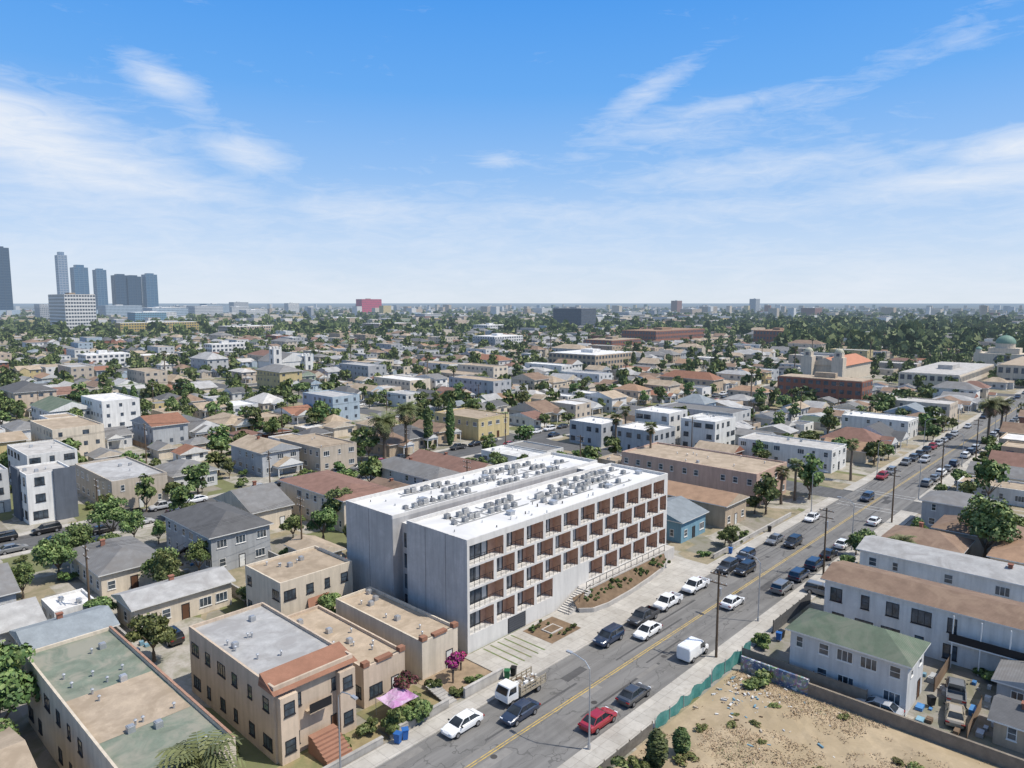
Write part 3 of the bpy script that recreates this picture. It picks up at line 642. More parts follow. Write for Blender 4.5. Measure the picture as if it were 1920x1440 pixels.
def dump_truck(x,y):
    e=thing('dump_truck','white flatbed work truck loaded with debris beside the kerb','truck',x,y,.022,pi)
    b=MB();b.box(1.3,-.95,.7,3.0,.95,1.45);b.q([(3.0,-.95,1.45),(3.0,.95,1.45),(2.6,.85,2.25),(2.6,-.85,2.25)]);b.q([(1.3,-.9,2.25),(2.6,-.85,2.25),(2.6,.85,2.25),(1.3,.9,2.25)])
    b.q([(1.3,-.95,1.45),(1.3,.95,1.45),(1.3,.9,2.25),(1.3,-.9,2.25)][::-1])
    for s in(-1,1):b.q([(1.3,s*.95,1.45),(3.0,s*.95,1.45),(2.6,s*.85,2.25),(1.3,s*.9,2.25)])
    b.box(-2.9,-.5,.55,1.3,.5,.72);b.obj('cab',[paint('white')],e)
    b=MB();b.q([(3.01,-.8,1.52),(3.01,.8,1.52),(2.66,.74,2.16),(2.66,-.74,2.16)])
    b.v=[(p[0]+.02,p[1],p[2]) for p in b.v]
    for s in(-1,1):b.q([(1.6,s*.965,1.5),(2.85,s*.965,1.5),(2.5,s*.885,2.12),(1.6,s*.91,2.12)])
    b.obj('window_glass',[CG],e)
    b=MB();b.box(-3.1,-1.1,.8,1.1,1.1,.95)
    for s in(-1.1,1.04):
        b.box(-3.1,s,.95,1.1,s+.06,1.1);b.box(-3.1,s,1.3,1.1,s+.06,1.45);b.box(-3.1,s,1.65,1.1,s+.06,1.8)
        for k in range(6):b.box(-3.1+k*.82,s-.03,.951,-3.0+k*.82,s+.09,1.85)
    b.box(1.02,-1.03,.951,1.09,1.03,1.9);b.obj('flatbed',[paint('tan')],e)
    b=MB()
    for k in range(40):
        X,Y,Z=R.uniform(-2.8,.7),R.uniform(-.8,.8),R.uniform(.96,1.6);s=R.uniform(.1,.3);b.box(X,Y,Z,X+s*2,Y+s,Z+s,k%3)
    b.obj('load',[WOOD,CONC,WF],e)
    wme=CP['pickup'][3][1]
    for X in(-2,2.2):
        for s in(-1,1):put(wme,'wheel',e,(X,s*.85,.4))
    for s in(-.7,.7):b=MB();b.box(2.98,s-.15,.85,3.05,s+.15,1.05);b.obj('headlight',[HL],e)
dump_truck(54.5,49.6)
# ---------------- foreground buildings
B=house
OCC.append((40,2,77,36))
e=B(16.3,54,24.5,83.5,7.5,'flat','cream','faded green',2,wins={'-u':9,'-v':3},label='long two-storey cream apartment building with patched green flat roof',vents=16,frame=DF)
b=MB();b.q([(-3.8,-7,.0),(3.7,-7,0),(3.7,2,0),(-3.8,2,0)]);b.obj('roof_patch',[roofm('tan')],e,(0,0,7.17));b=MB();b.box(3.9,-14.7,7.5,4.13,14.7,7.58);b.obj('coping',[mat('coping_tile',(.34,.2,.14),.9,.2,2)],e)
e=B(30.3,58.5,39,77,7.6,'flat','peach','light grey',2,wins={'-u':6,'-v':2},label='two-storey beige stucco apartment house with red tile parapet',vents=8,frame=DF)
b=MB();b.q([(-4.6,-9.8,7.0),(4.6,-9.8,7.0),(4.4,-6.8,8.1),(-4.4,-6.8,8.1)]);b.q([(4.6,-9.8,7.0),(4.6,-6.8,7.0),(4.4,-6.8,8.1)]);b.q([(-4.6,-6.8,7.0),(-4.6,-9.8,7.0),(-4.4,-6.8,8.1)]);b.q([(4.4,-6.8,8.1),(4.4,-6.8,7.2),(-4.4,-6.8,7.2),(-4.4,-6.8,8.1)]);b.obj('tile_roof',[roofm('red tile')],e)
for x in(-3.2,3.2):
    b=MB();b.box(x-.9,-10.0,0,x+.9,-9.26,6.6);b.obj('bay',[wall('peach')],e);put(win_mesh(1.1,1.3,DF),'window',e,(x,-10.0,4.7));put(win_mesh(1.1,1.3,DF),'window',e,(x,-10.0,1.0))
b=MB()
for i in range(9):b.box(-1.4+.002*i,-14+i*.4,0.2*i,1.4-.002*i,-10.01,.2*(i+1))
b.obj('front_steps',[mat('terracotta_steps',(.32,.17,.115),.8,.1)],e)
b=MB();b.box(-1.2,-10.2,3.9,1.2,-9.26,4.0);b.box(-1.2,-10.2,4.0,1.2,-10.14,4.9,1);b.obj('balcony',[wall('tan'),BLACK],e)
for x0,x1,c in((41.3,46.8,'peach'),(49.3,54.8,'cream')):
    e=B(x0,60,x1,77.5,4.6,'flat',c,'tan',1,wins={'-u':6,'-v':2},label='single-storey stucco bungalow with tan flat roof and stepped parapet',vents=8,frame=DF)
    b=MB();b.box(-2.8,-8.85,4.6,-2.0,-8.2,5.1);b.box(2.0,-8.85,4.6,2.8,-8.2,5.1);b.box(-1.0,-8.9,4.6,1.0,-8.2,4.9);b.obj('parapet_cap',[roofm('red tile')],e)
e=B(44,82,55,91.5,7,'flat','cream','tan',2,wins={'-u':4,'-v':4},label='two-storey cream stucco house with tan flat roof behind the bungalows',vents=6,frame=DF)
b=MB();b.q([(-2,-5.6,2.8),(2,-5.6,2.8),(1.6,-4.76,3.7),(-1.6,-4.76,3.7)]);b.obj('tile_canopy',[roofm('red tile')],e)
B(31,96,44,102.5,3.6,'gx','cream','light grey',1,rise=1.1,wins={'-v':5,'-u':1},label='long single-storey cream garage row with pale grey roof')
B(19,94,28,101,3.2,'gx','pale blue','blue grey',1,rise=1.2);B(14,101.5,22,110,3.4,'gx','pale grey','light grey',1)
B(10.5,114,22,126,3.6,'gx','pale grey','grey',1);B(32,112,41,127,3.6,'hip','cream','grey',1,label='single-storey cream house with grey shingle hip roof')
e=B(47,109,57,127,6.2,'hip','grey','dark grey',2,rise=2.2,label='two-storey grey house with dark grey hip roof and side stair')
b=MB()
for i in range(12):b.box(-6.0,4-i*.5,.25*i,-5.02,4.5-i*.5,.25*i+.08)
b.tube([(-6.0,4.5,1),(-6.0,-2,4)],.03);b.obj('side_stair',[DF],e)
B(24,104,29,110,3,'flat','white','white',1)
B(34,160,42,170,10,'flat','white','pale',3,label='modern three-storey white and dark grey townhouse',frame=DF,ww=1.7,wh=1.6)
b=MB();b.box(33.6,164.5,0,33.98,170,10.4);b.box(38.5,159.6,0,42.4,159.98,10.4);solo(b.obj('cladding_wall',[wall('dark grey')]),'dark grey cladding panel on the modern townhouse','cladding')
B(27,174,34,183,9,'flat','pale grey','pale',3,frame=DF,ww=1.7);B(40,186,50,204,9,'flat','white','pale',3,frame=DF,ww=1.5)
B(48,157,59,181,6.6,'flat','beige','light grey',2,wins={'-u':7,'-v':3},label='two-storey beige apartment block with light grey flat roof')
B(63,164,73,177,3.8,'hip','pale grey','grey',1);B(61,123,69,138,4.2,'gx','cream','grey',1,rise=3,label='cream gabled bungalow with grey shingle roof')
B(73,111,84,134,6.4,'hip','cream','reddish brown',2,rise=1.3,wins={'-u':8,'-v':4},label='long two-storey cream apartment house with reddish brown roof')
B(87,112,94,124,4,'gy','beige','brown',1);B(97,112,105,136,5.4,'hip','pale grey','grey',2,rise=1.8);B(109,114,119,138,4,'gy','beige','reddish brown',1)
B(96,156,107,176,6.4,'flat','beige','tan',2,wins={'-u':7,'-v':3})
B(142,62,158,96,7.2,'flat','rose','tan',2,wins={'-u':11,'-v':4},label='two-storey rose stucco apartment building with parapet roof',vents=10)
B(124,60,133,79,4.6,'gy','tan','orange brown',1,rise=1.6,label='single-storey tan house with orange brown roof')
B(111,62,120,73,4,'gx','blue','blue grey',1,label='small blue wooden bungalow with grey roof')
B(171,123,182,135,7,'flat','grey','white',2,frame=DF);B(171,105,183,118,7,'flat','grey','white',2,frame=DF);B(186,109,197,121,10,'flat','white','white',3,frame=DF,ww=1.6)
B(186,94,199,105,9.2,'flat','white','white',3,frame=DF,ww=1.6,label='modern three-storey white townhouse with dark window bays');B(184,61,195,86,6,'flat','white','pale',2,wins={'-u':8,'-v':3})
B(246,59,258,79,6,'flat','white','white',2);B(153,157,167,178,7,'flat','yellow','tan',2,wins={'-u':6,'-v':4},label='two-storey yellow apartment building with low parapet roof')
B(67,276,80,300,6.5,'gy','white','green',2,near=False);B(79,263,91,285,10,'flat','white','white',3,near=False)
B(111,-14,118.5,32,6.4,'gy','white','light grey',2,rise=.9,wins={'-u':14,'-v':2},label='long two-storey white apartment block with pale low roof')
e=B(95,-8,103,31.5,6.6,'gy','white','brown',2,rise=1.0,wins={'-u':12,'-v':2},label='two-storey white apartment house with brown roof and dark balconies',frame=DF,wh=1.8,ww=1.5)
b=MB();b.box(-5.2,-15,3.1,-4.0,5,3.25,1);b.box(-5.2,-15,3.25,-5.14,5,4.2,0)
for i in range(8):b.box(-5.18,-15+i*2.8,0,-5.06,-14.88+i*2.8,6.4,1)
b.obj('balcony',[BLACK,WF],e)
B(79,17.5,85.5,29.7,5.8,'hip','pale grey','green',2,rise=1.7,wins={'-u':5,'-v':2},label='two-storey pale house with green hip roof beside the vacant lot')
B(127,22,135,33,4,'hip','tan','brown',1);B(138,14,147,28,4.2,'hip','beige','brown',1);B(127,6,137,18,4.5,'hip','cream','orange brown',1)
B(88,3,93,11,3,'gx','grey','grey',1);B(80,4,85,10,2.6,'gy','tan','dark grey',1);B(151,22,159,33,5.5,'hip','grey','grey',2)
# ---------------- procedural neighbourhood
walls=['white']*6+['cream']*5+['beige']*5+['grey']*3+['pale grey']*3+['pale blue','yellow','peach','peach','tan','tan','green','brick','cream','tan']
roofs=['grey']*7+['dark grey']*3+['light grey']*4+['brown']*5+['tan']*5+['reddish brown','reddish brown','blue grey','green','red tile','orange brown','orange brown','pale']
LOTS=[]
vs=sorted(v for v,_ in VS)
def cross(x0,x1):return any(x1>u-w-3.5 and x0<u+w+3.5 for u,w in US)
for a,c in zip(vs[:-1],vs[1:]):
    for row in(0,1,2,3):
        u=-60+R.uniform(0,6)
        while u<980:
            w=R.uniform(7,11);gap=R.uniform(1.4,3.8);big=R.random()<.18
            if big:w=R.uniform(10,14)
            dp=R.uniform(10,18) if not big else R.uniform(20,30)
            if row==0:y0=a+9+R.uniform(0,6)+(0 if a!=45 else 2);y1=y0+dp
            elif row==1:y1=c-9-R.uniform(0,6);y0=y1-dp
            else:
                mid=(a+c)/2;dp=R.uniform(5,11);w=R.uniform(4.5,9)
                y0=mid-dp-1+R.uniform(-4,1) if row==2 else mid+1+R.uniform(-1,4);y1=y0+dp
                if R.random()<.22:u+=w+gap;continue
            if not cross(u,u+w) and vis((u+u+w)/2,(y0+y1)/2) and not occ(u,y0,u+w,y1,1.2):LOTS.append((u,y0,u+w,y1,row,big))
            u+=w+gap
LAND=[(275,1040,325,1130),(330,985,420,1010),(905,690,985,780),(203,372,226,400),(355,262,402,310),(630,385,740,440),(695,280,760,320),(400,126,460,160),(385,72,470,100),(545,60,600,110),(315,92,330,132),(440,40,520,66)]
OCC+=LAND
LOTS=[l for l in LOTS if not occ(l[0],l[1],l[2],l[3],1)]
LOTS.sort(key=lambda l:math.hypot((l[0]+l[2])/2,(l[1]+l[3])/2))
cnt=0;NEARLOTS=[]
BW=MB();BR=MB();wallk=list(WALL);roofk=list(ROOF)
for l in LOTS:
    x0,y0,x1,y1,row,big=l;wc=R.choice(walls);d=math.hypot(x0,y0)
    if row>=2:k=R.choice(['gx','gy','hip','flat']);st=1;h=R.uniform(2.6,3.4)
    elif big:k=R.choice(['flat']*3+['hip']);st=R.choice([2,2,3]);h=st*3.0+.4
    else:
        k=R.choice(['hip','hip','gx','gy','gy','flat']);st=R.choice([1,1,1,2]);h=R.uniform(3.2,3.8) if st==1 else R.uniform(5.6,6.4)
    rc=R.choice(['white','pale','tan','tan','light grey','grey']) if k=='flat' else R.choice(roofs)
    if cnt<262:
        e=house(x0,y0,x1,y1,h,k,wc,rc,st,near=d<185,group='houses of the neighbourhood',rise=None if k=='flat' else min(x1-x0,y1-y0)*R.uniform(.18,.32),vents=R.randint(2,6))
        cnt+=1;NEARLOTS.append(l)
        if k!='flat' and row<2 and R.random()<.75:
            hx,hy=(x1-x0)/2,(y1-y0)/2
            ph=h if st==1 else 3.0;w2=hx*R.uniform(.45,.8);cxp=R.choice([-1,1])*(hx-w2)*.8
            b=MB();b.box(cxp-w2+.25,-hy-2.6,ph-.95,cxp+w2-.25,-hy-.01,ph-.35,1)
            for px in(cxp-w2+.3,cxp+w2-.5):b.box(px,-hy-2.5,0,px+.2,-hy-2.3,ph-.951,1)
            zz=ph-.34;b.q([(cxp-w2,-hy-2.9,zz),(cxp,-hy-2.9,zz+w2*.5),(cxp,-hy+.6,zz+w2*.5),(cxp-w2,-hy+.6,zz)][::-1]);b.q([(cxp,-hy-2.9,zz+w2*.5),(cxp+w2,-hy-2.9,zz),(cxp+w2,-hy+.6,zz),(cxp,-hy+.6,zz+w2*.5)][::-1]);b.q([(cxp-w2,-hy-2.88,zz),(cxp+w2,-hy-2.88,zz),(cxp,-hy-2.88,zz+w2*.5)],1)
            b.obj('porch',[roofm(rc),WF],e)
    else:
        hx,hy=(x1-x0)/2,(y1-y0)/2;cx,cy=(x0+x1)/2,(y0+y1)/2
        w_=MB();r_=MB();house(x0,y0,x1,y1,h,k,wc,rc,st,bm=(w_,r_),rise=min(hx,hy)*R.uniform(.35,.6))
        if k!='flat' and R.random()<.5:
            w2=hx*R.uniform(.4,.6);sx=R.choice([-1,1])*(hx-w2);zz=h-.3;y_=-hy
            r_.q([(sx-w2,y_-2.5,zz),(sx,y_-2.5,zz+w2*.6),(sx,y_+2,zz+w2*.6),(sx-w2,y_+2,zz)][::-1]);r_.q([(sx,y_-2.5,zz+w2*.6),(sx+w2,y_-2.5,zz),(sx+w2,y_+2,zz),(sx,y_+2,zz+w2*.6)][::-1]);w_.q([(sx-w2,y_-2.3,zz),(sx+w2,y_-2.3,zz),(sx,y_-2.3,zz+w2*.6)]);w_.box(sx-w2+.2,y_-2.3,0,sx+w2-.2,y_-.01,zz)
        wi=wallk.index(wc);ri=roofk.index(rc)
        nw=len(BW.v)
        BW.v+=[(v[0]+cx,v[1]+cy,v[2]) for v in w_.v];BW.f+=[tuple(i+nw for i in f) for f in w_.f];BW.m+=[wi]*len(w_.f)
        if d<800:
            for s in range(st):
                for i in range(3):
                    t=cx-hx+hx*2*(i+.5)/3;z=s*3.05+1
                    BW.q([(t-.6,y0-.03,z),(t+.6,y0-.03,z),(t+.6,y0-.03,z+1.2),(t-.6,y0-.03,z+1.2)],len(wallk))
                    t=cy-hy+hy*2*(i+.5)/3;BW.q([(x0-.03,t+.6,z),(x0-.03,t-.6,z),(x0-.03,t-.6,z+1.2),(x0-.03,t+.6,z+1.2)],len(wallk))
        nr=len(BR.v);BR.v+=[(v[0]+cx,v[1]+cy,v[2]) for v in r_.v];BR.f+=[tuple(i+nr for i in f) for f in r_.f];BR.m+=[ri if m==0 else (len(roofk)+wi if m==1 else len(roofk)+wallk.index('white')) for m in r_.m]
for i in range(12500):
    D=680*math.exp(R.random()**.75*2.1);th=R.uniform(-.68,.68);u,v=D*math.cos(AZ-th),D*math.sin(AZ-th)
    if (-280<v<870 and u<980):continue
    if occ(u,v,u,v,25):continue
    if th>.3 and 900<D<2400 and R.random()<.6:continue
    w,dp,h=R.uniform(4,10),R.uniform(5,13),R.choice([3.5,3.5,4,6,6,7])
    if D>1300 and R.random()<.12:w*=1.6;dp*=1.6;h=R.uniform(8,15)
    if D>2000 and R.random()<.03:h=R.uniform(18,36)
    BW.box(u-w,v-dp,0,u+w,v+dp,h,wallk.index(R.choice(walls)),None,wallk.index(R.choice(['white','beige','grey','tan','dark grey','grey','brown','tan','peach'])))
o=BW.obj('distant_house_walls',[wall(c) for c in wallk]+[DGL]);solo(o,'mass of distant low city houses spreading to the horizon','houses',kind='stuff')
o=BR.obj('distant_house_roofs',[roofm(c) for c in roofk]+[wall(c) for c in wallk]);solo(o,'mass of distant grey and brown house roofs','roofs',kind='stuff')
# ---------------- trees
for x,y,s,k in ((50,79.8,.75,'tree'),(30,87.0,1.0,'tree'),(13.5,87,1.5,'tree'),(9,95,1.7,'tree'),(8,86,1.5,'tree'),(5,90,1.6,'tree'),(13,80,1.2,'tree'),(11,73,1.1,'tree'),(12,104,1.2,'tree'),(126,208,1.3,'tree'),(132,213,1.1,'tree'),(136,20,1.6,'tree'),(156,56,1.1,'tree'),(160,57,.9,'tree'),(126,37,.6,'tree'),(98,150.9,.7,'tree'),(53,153,.8,'tree'),
 (45,58,.9,'plum'),(51.3,57,.95,'pink'),(53.8,58.4,.6,'pink'),(116,56,.5,'tree'),(92,139.5,.9,'tree'),(118,108,.8,'tree'),(60,156,.8,'tree'),(46,154.5,.7,'tree'),(45,94,.6,'tree'),(29,103,.7,'tree'),(58,98,.7,'tree'),(64,114,.8,'tree'),(70,104,.7,'tree'),(39,130,.8,'tree'),(44,134,.9,'tree')):
    tree(x,y,s,kind=k)
for x,y,s in((41,54.3,1.5),(43,54,1.7),(44.5,54.5,1.3),(39,56,.9),(36,56,.8),(48.6,57.5,.9),(50,55,.8),(53,55.2,.7),(46,57,.9),(74,31,1.5),(53,33,1.3),(50,33.5,1.5),(47,34,1.2),(26,76,1.3),(27,72,1.1),(27.5,69,1),(27.5,80,1.3),(26.5,66,1),(27.5,62,.9),(122,55,1.2),(118,55,1),(108,56,1),(112,36,1),(117,34,1.2),(130,35,1.3),(57,90,1),(60,94,1.2),(42,80,.8),(33,106,.8),(45,106,1),(58,106,1.3)):
    bush(x,y,s)
tree(54,32,.7,kind='cypress',tall=.45);tree(57,31.2,.6,kind='cypress',tall=.4)
palm(20.5,51.5,8.2,1.2,0);palm(116,156,10.5,1.6);palm(124,156.5,13,1.5);palm(153,58,8,1,1);palm(148,59,7,1,1);palm(248,38,13,1.3);palm(262,37,12,1.2);palm(126,30,4,.8);palm(180,55,9,1,1)
tree(135,160,1,kind='cypress',tall=1.1);tree(142,158,1,kind='cypress',tall=1.15);tree(95,290,1,kind='cypress');tree(99,292,1,kind='cypress')
for i in range(7):tree(392+i*1.5,250+i*8,1.3,kind='cypress',tall=.75)
for i in range(22):
    x,y=R.uniform(150,600),R.uniform(60,500)
    if vis(x,y):palm(x,y,R.uniform(10,17),1.1,1)
def treespots(N,dmin,dmax,pw=1):
    out=[];tries=0
    while len(out)<N and tries<N*30:
        tries+=1
        D=math.sqrt(R.uniform(dmin**2,dmax**2)) if pw else dmin*math.exp(R.random()*math.log(dmax/dmin));th=R.uniform(-.69,.69);u,v=D*math.cos(AZ-th),D*math.sin(AZ-th)
        if occ(u,v,u,v,1.2) and R.random()<.97:continue
        if any(abs(v-a)<w+1.0 for a,w in VS) and D<900:continue
        if any(abs(u-a)<w+1.0 for a,w in US) and D<900:continue
        out.append((u,v,D))
    return out
ts=[p for p in treespots(285,75,350) if not(p[1]<100 and p[0]<60) and not(p[0]<112 and 36<p[1]<64) and not(p[1]<36 and p[0]<112)]
for u,v,D in ts:tree(u,v,R.uniform(.45,1.2),hi=D<150)
for u,v,D in treespots(140,70,260):
    if not(v<82 and u<60) and not(36<v<64):bush(u,v,R.uniform(.7,1.6))
def mass(spots,nleaf,leaf,smin,smax,name,label):
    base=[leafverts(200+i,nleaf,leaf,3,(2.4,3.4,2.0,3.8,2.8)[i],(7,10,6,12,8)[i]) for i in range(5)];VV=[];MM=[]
    for u,v,D in spots:
        V,mi=R.choice(base);s=R.uniform(smin,smax);a=R.random()*6.28;c_,s_=math.cos(a)*s,math.sin(a)*s
        Q=np.stack([V[:,0]*c_-V[:,1]*s_+u,V[:,0]*s_+V[:,1]*c_+v,V[:,2]*s*R.uniform(.8,1.3)+.8],1);VV.append(Q);MM.append(np.full(len(mi),0) if R.random()<.15 else mi)
    o=put(npmesh(name,np.concatenate(VV),np.concatenate(MM),[LD,LM,LL]),name);solo(o,label,'trees',kind='stuff')
mass(treespots(3300,260,950),120,.62,.5,1.5,'distant_trees','mass of dark green trees among distant houses')
mass(treespots(5200,900,4200,0),34,1.8,.9,2.4,'far_tree_canopy','far off dark green tree canopy across the city')
pk=[]
for i in range(560):
    D=R.uniform(650,1500);th=R.uniform(.36,.70);u,v=D*math.cos(AZ-th),D*math.sin(AZ-th)
    if not occ(u,v,u,v,6):pk.append((u,v,D))
mass(pk,70,1.2,1.6,3.0,'park_trees','dense dark tree belt of a distant park')
strip('lawn',640,190,760,260,.02,mat('park_lawn',(.20,.26,.10),.95,.15,.05))
# ---------------- landmarks
def tower(x,y,w,d,h,col,label,slant=0,n=26):
    e=thing('tower',label,'skyscraper',x,y);b=MB();b.box(-w/2,-d/2,0,w/2,d/2,h);b.box(-w*.3,-d*.3,h,w*.3,d*.3,h+4+slant);b.box(-w*.8,-d*.8,0,w*.8,d*.8,22,1);b.obj('wall',[glassm('tower_'+col,{'blue':(.05,.12,.20),'dark':(.02,.05,.09),'pale':(.16,.22,.30)}[col],.25),wall('pale blue')],e)
    b=MB()
    for i in range(n):
        z=h*(i+.5)/n;b.box(-w/2-.25,-d/2-.25,z,w/2+.25,d/2+.25,z+h/n*.3)
    for k in (-.5,-.17,.17,.5):
        b.box(k*w-.8,-d/2-.5,0,k*w+.8,-d/2-.26,h);b.box(-w/2-.5,k*d-.8,0,-w/2-.26,k*d+.8,h)
    b.obj('floor_bands',[mat('tower_band_'+col,{'blue':(.13,.20,.27),'dark':(.05,.08,.12),'pale':(.36,.40,.45)}[col],.5)],e)
tower(514,2550,50,44,204,'dark','dark blue glass skyscraper on the skyline');tower(668,2512,24,30,188,'pale','slim pale glass skyscraper with stepped crown',6)
tower(712,2501,38,38,152,'blue','blue glass residential skyscraper',4);tower(764,2485,28,34,146,'blue','blue glass residential tower with rounded top')
tower(815,2464,38,38,130,'dark','dark glass skyscraper in a group');tower(850,2456,40,32,127,'dark','dark glass skyscraper in a group');tower(896,2441,34,36,134,'blue','teal blue glass skyscraper')
def block(x0,y0,x1,y1,h,wc,st,label,rc='white',name='building',fr_=.3):
    e=thing(name,label,'building',(x0+x1)/2,(y0+y1)/2);hx,hy=(x1-x0)/2,(y1-y0)/2
    b=MB();b.box(-hx,-hy,0,hx,hy,h);fh=h/st
    for s in range(st):
        z=s*fh+fh*.3;zt=s*fh+fh*.82
        for fc in(0,1):
            L=(hx if fc==0 else hy)*2;n=max(2,int(L/ (3.2)))
            for i in range(n):
                t=-L/2+L*(i+.5)/n;w=L/n*fr_
                if fc==0:b.q([(t-w,-hy-.05,z),(t+w,-hy-.05,z),(t+w,-hy-.05,zt),(t-w,-hy-.05,zt)],1)
                else:b.q([(-hx-.05,t+w,z),(-hx-.05,t-w,z),(-hx-.05,t-w,zt),(-hx-.05,t+w,zt)],1)
    b.obj('wall',[wall(wc),DGL],e);b=MB();b.box(-hx+.4,-hy+.4,h,hx-.4,hy-.4,h+.3);b.box(-hx*.3,-hy*.3,h+.3,hx*.1,hy*.2,h+2.5);b.obj('roof',[roofm(rc)],e)
    return e
block(280,1050,316,1122,54,'white',12,'tall white slab office building with glassy window grid',fr_=.38,rc='tan')
block(325,990,425,1012,17,'gold',5,'yellow apartment building of five storeys');block(918,703,958,762,34,'dark grey',7,'dark green glass office building',rc='light grey',fr_=.42)
block(357,262,400,300,10.5,'tan',3,'tan brick school building with white flat roof');block(632,388,735,430,14,'brick',3,'large red brick institution with tiled roofs',rc='orange brown')
block(700,285,752,315,15,'brick',3,'red brick hall with orange roof',rc='orange brown');block(316,94,330,130,10,'brick',3,'dark red brick apartment building',rc='tan');block(500,350,545,380,11,'brick',3,'brick apartment building with flat roof',rc='tan')
block(480,470,520,500,11,'white',4,'white apartment building of four storeys');block(250,560,280,575,10,'white',3,'white apartment building of three storeys');block(148,518,175,535,9,'white',3,'modern white apartment building');block(1470,2090,1555,2125,56,'pink',8,'distant red office building on the skyline',rc='red tile')
block(385,72,470,98,9,'cream',2,'large cream church hall with flat roof',rc='pale');block(440,40,520,66,11,'cream',2,'long pale cathedral school building',rc='tan')
for x,y,w,h,c in((1100,2300,60,30,'white'),(1250,2200,40,42,'white'),(980,2420,50,32,'pale grey'),(1900,1900,50,30,'peach'),(1300,2700,60,46,'pale grey'),(2600,1500,40,52,'brick'),(2900,1300,40,60,'grey'),(2400,1250,60,30,'tan'),(430,900,60,12,'peach'),(620,840,60,13,'tan'),(700,700,40,12,'white'),(520,1500,60,24,'blue'),(600,1700,80,22,'white'),(700,1900,90,30,'pale blue'),(900,1800,60,24,'white'),(1050,1250,50,18,'pale grey'),(1250,900,50,16,'white'),(1500,1000,60,20,'pale grey'),(760,1180,60,14,'tan'),
  (480,2000,70,40,'pale grey'),(560,2080,60,46,'white'),(640,2050,90,36,'pale blue'),(760,2100,90,30,'white'),(850,2000,80,34,'pale grey'),(950,2150,70,40,'pale blue'),(420,1750,60,34,'grey'),(400,1500,50,26,'tan'),(1750,1500,50,26,'white'),(2000,1100,60,24,'peach'),(2200,800,60,28,'brick')):
    block(x,y,x+w,y+w*.7,h,c,max(3,int(h/4)),f'distant {c} mid-rise building above the trees')
e=thing('church','cream mission church with twin domed bell towers and red tile roof','church',408,132);e.scale=(.8,.92,.7)
b=MB();b.box(0,0,0,62,20,12);b.obj('nave',[wall('cream')],e)
b=MB();b.q([(-1,-1,12),(63,-1,12),(63,10,18),(-1,10,18)]);b.q([(63,21,12),(-1,21,12),(-1,10,18),(63,10,18)]);b.q([(-1,21,12),(-1,-1,12),(-1,10,18)],1);b.q([(63,-1,12),(63,21,12),(63,10,18)],1);b.obj('roof',[mat('mission_tile',(.50,.23,.14),.9,.15),wall('cream')],e)
for y in(-2,16):
    b=MB();b.box(-7,y,0,0,y+6.5,19);b.box(-6,y+1,19,-1,y+5.5,23);b.dome(-3.5,y+3.2,23,2.6,3,12,5,1);b.cyl(-3.5,y+3.2,26,27.5,.2,n=6)
    b.q([(-6.05,y+4.2,20),(-6.05,y+2.4,20),(-6.05,y+2.4,22.3),(-6.05,y+4.2,22.3)],2)
    b.obj('bell_tower',[wall('cream'),mat('dome_stone',(.5,.48,.36),.8),DGL],e)
e=thing('cathedral','pale stone cathedral with large green dome','church',572,82);e.scale=(.62,.62,.6)
b=MB();b.box(-16,-26,0,16,26,16);b.box(-10,-14,16,10,14,22);b.cyl(0,0,22,27,9,n=20);b.obj('nave',[wall('cream')],e)
b=MB();b.dome(0,0,27,9.4,9,24,8);b.cyl(0,0,35.8,38,.5,n=8);b.obj('dome',[mat('copper_green',(.17,.27,.21),.6,.1)],e)
for x,y in((-13,-22),(-13,22)):
    b=MB();b.cyl(x,y,16,20,3,n=14);b.dome(x,y,20,3.2,3,14,5,1);b.obj('small_dome',[wall('cream'),MATS['copper_green']],e)
b=MB();n=12
for i in range(n):
    a=math.pi*i/(n-1);b.v.append((-16.1,8*math.cos(a),8+8*math.sin(a)*.85))
b.f.append(tuple(range(n)));b.m.append(0);b.obj('arch_window',[DGL],e)
e=thing('church','white gothic church with castellated square towers','church',214,380)
b=MB();b.box(-9,-6,0,9,18,9);b.obj('nave',[wall('white')],e)
b=MB();b.q([(-9.4,-6.3,9),(0,-6.3,14),(0,18.3,14),(-9.4,18.3,9)]);b.q([(0,-6.3,14),(9.4,-6.3,9),(9.4,18.3,9),(0,18.3,14)]);b.q([(-9.4,-6.3,9),(9.4,-6.3,9),(0,-6.3,14)],1);b.obj('roof',[roofm('grey'),wall('white')],e)
for x,h in((-11,17),(9,12)):
    b=MB();b.box(x-2.5,-9,0,x+2.5,-4,h)
    for i in(-2.5,-.6,1.3):
        for y in(-9,-4.8):b.box(x+i,y,h,x+i+1.2,y+.8,h+1.3)
    for z in(4,9,14):
        if z<h-2:b.q([(x-.7,-9.05,z),(x+.7,-9.05,z),(x+.7,-9.05,z+2.6),(x-.7,-9.05,z+2.6)],1);b.q([(x-2.55,-5.8,z),(x-2.55,-7.2,z),(x-2.55,-7.2,z+2.6),(x-2.55,-5.8,z+2.6)],1)
    b.obj('bell_tower',[wall('white'),DGL],e)
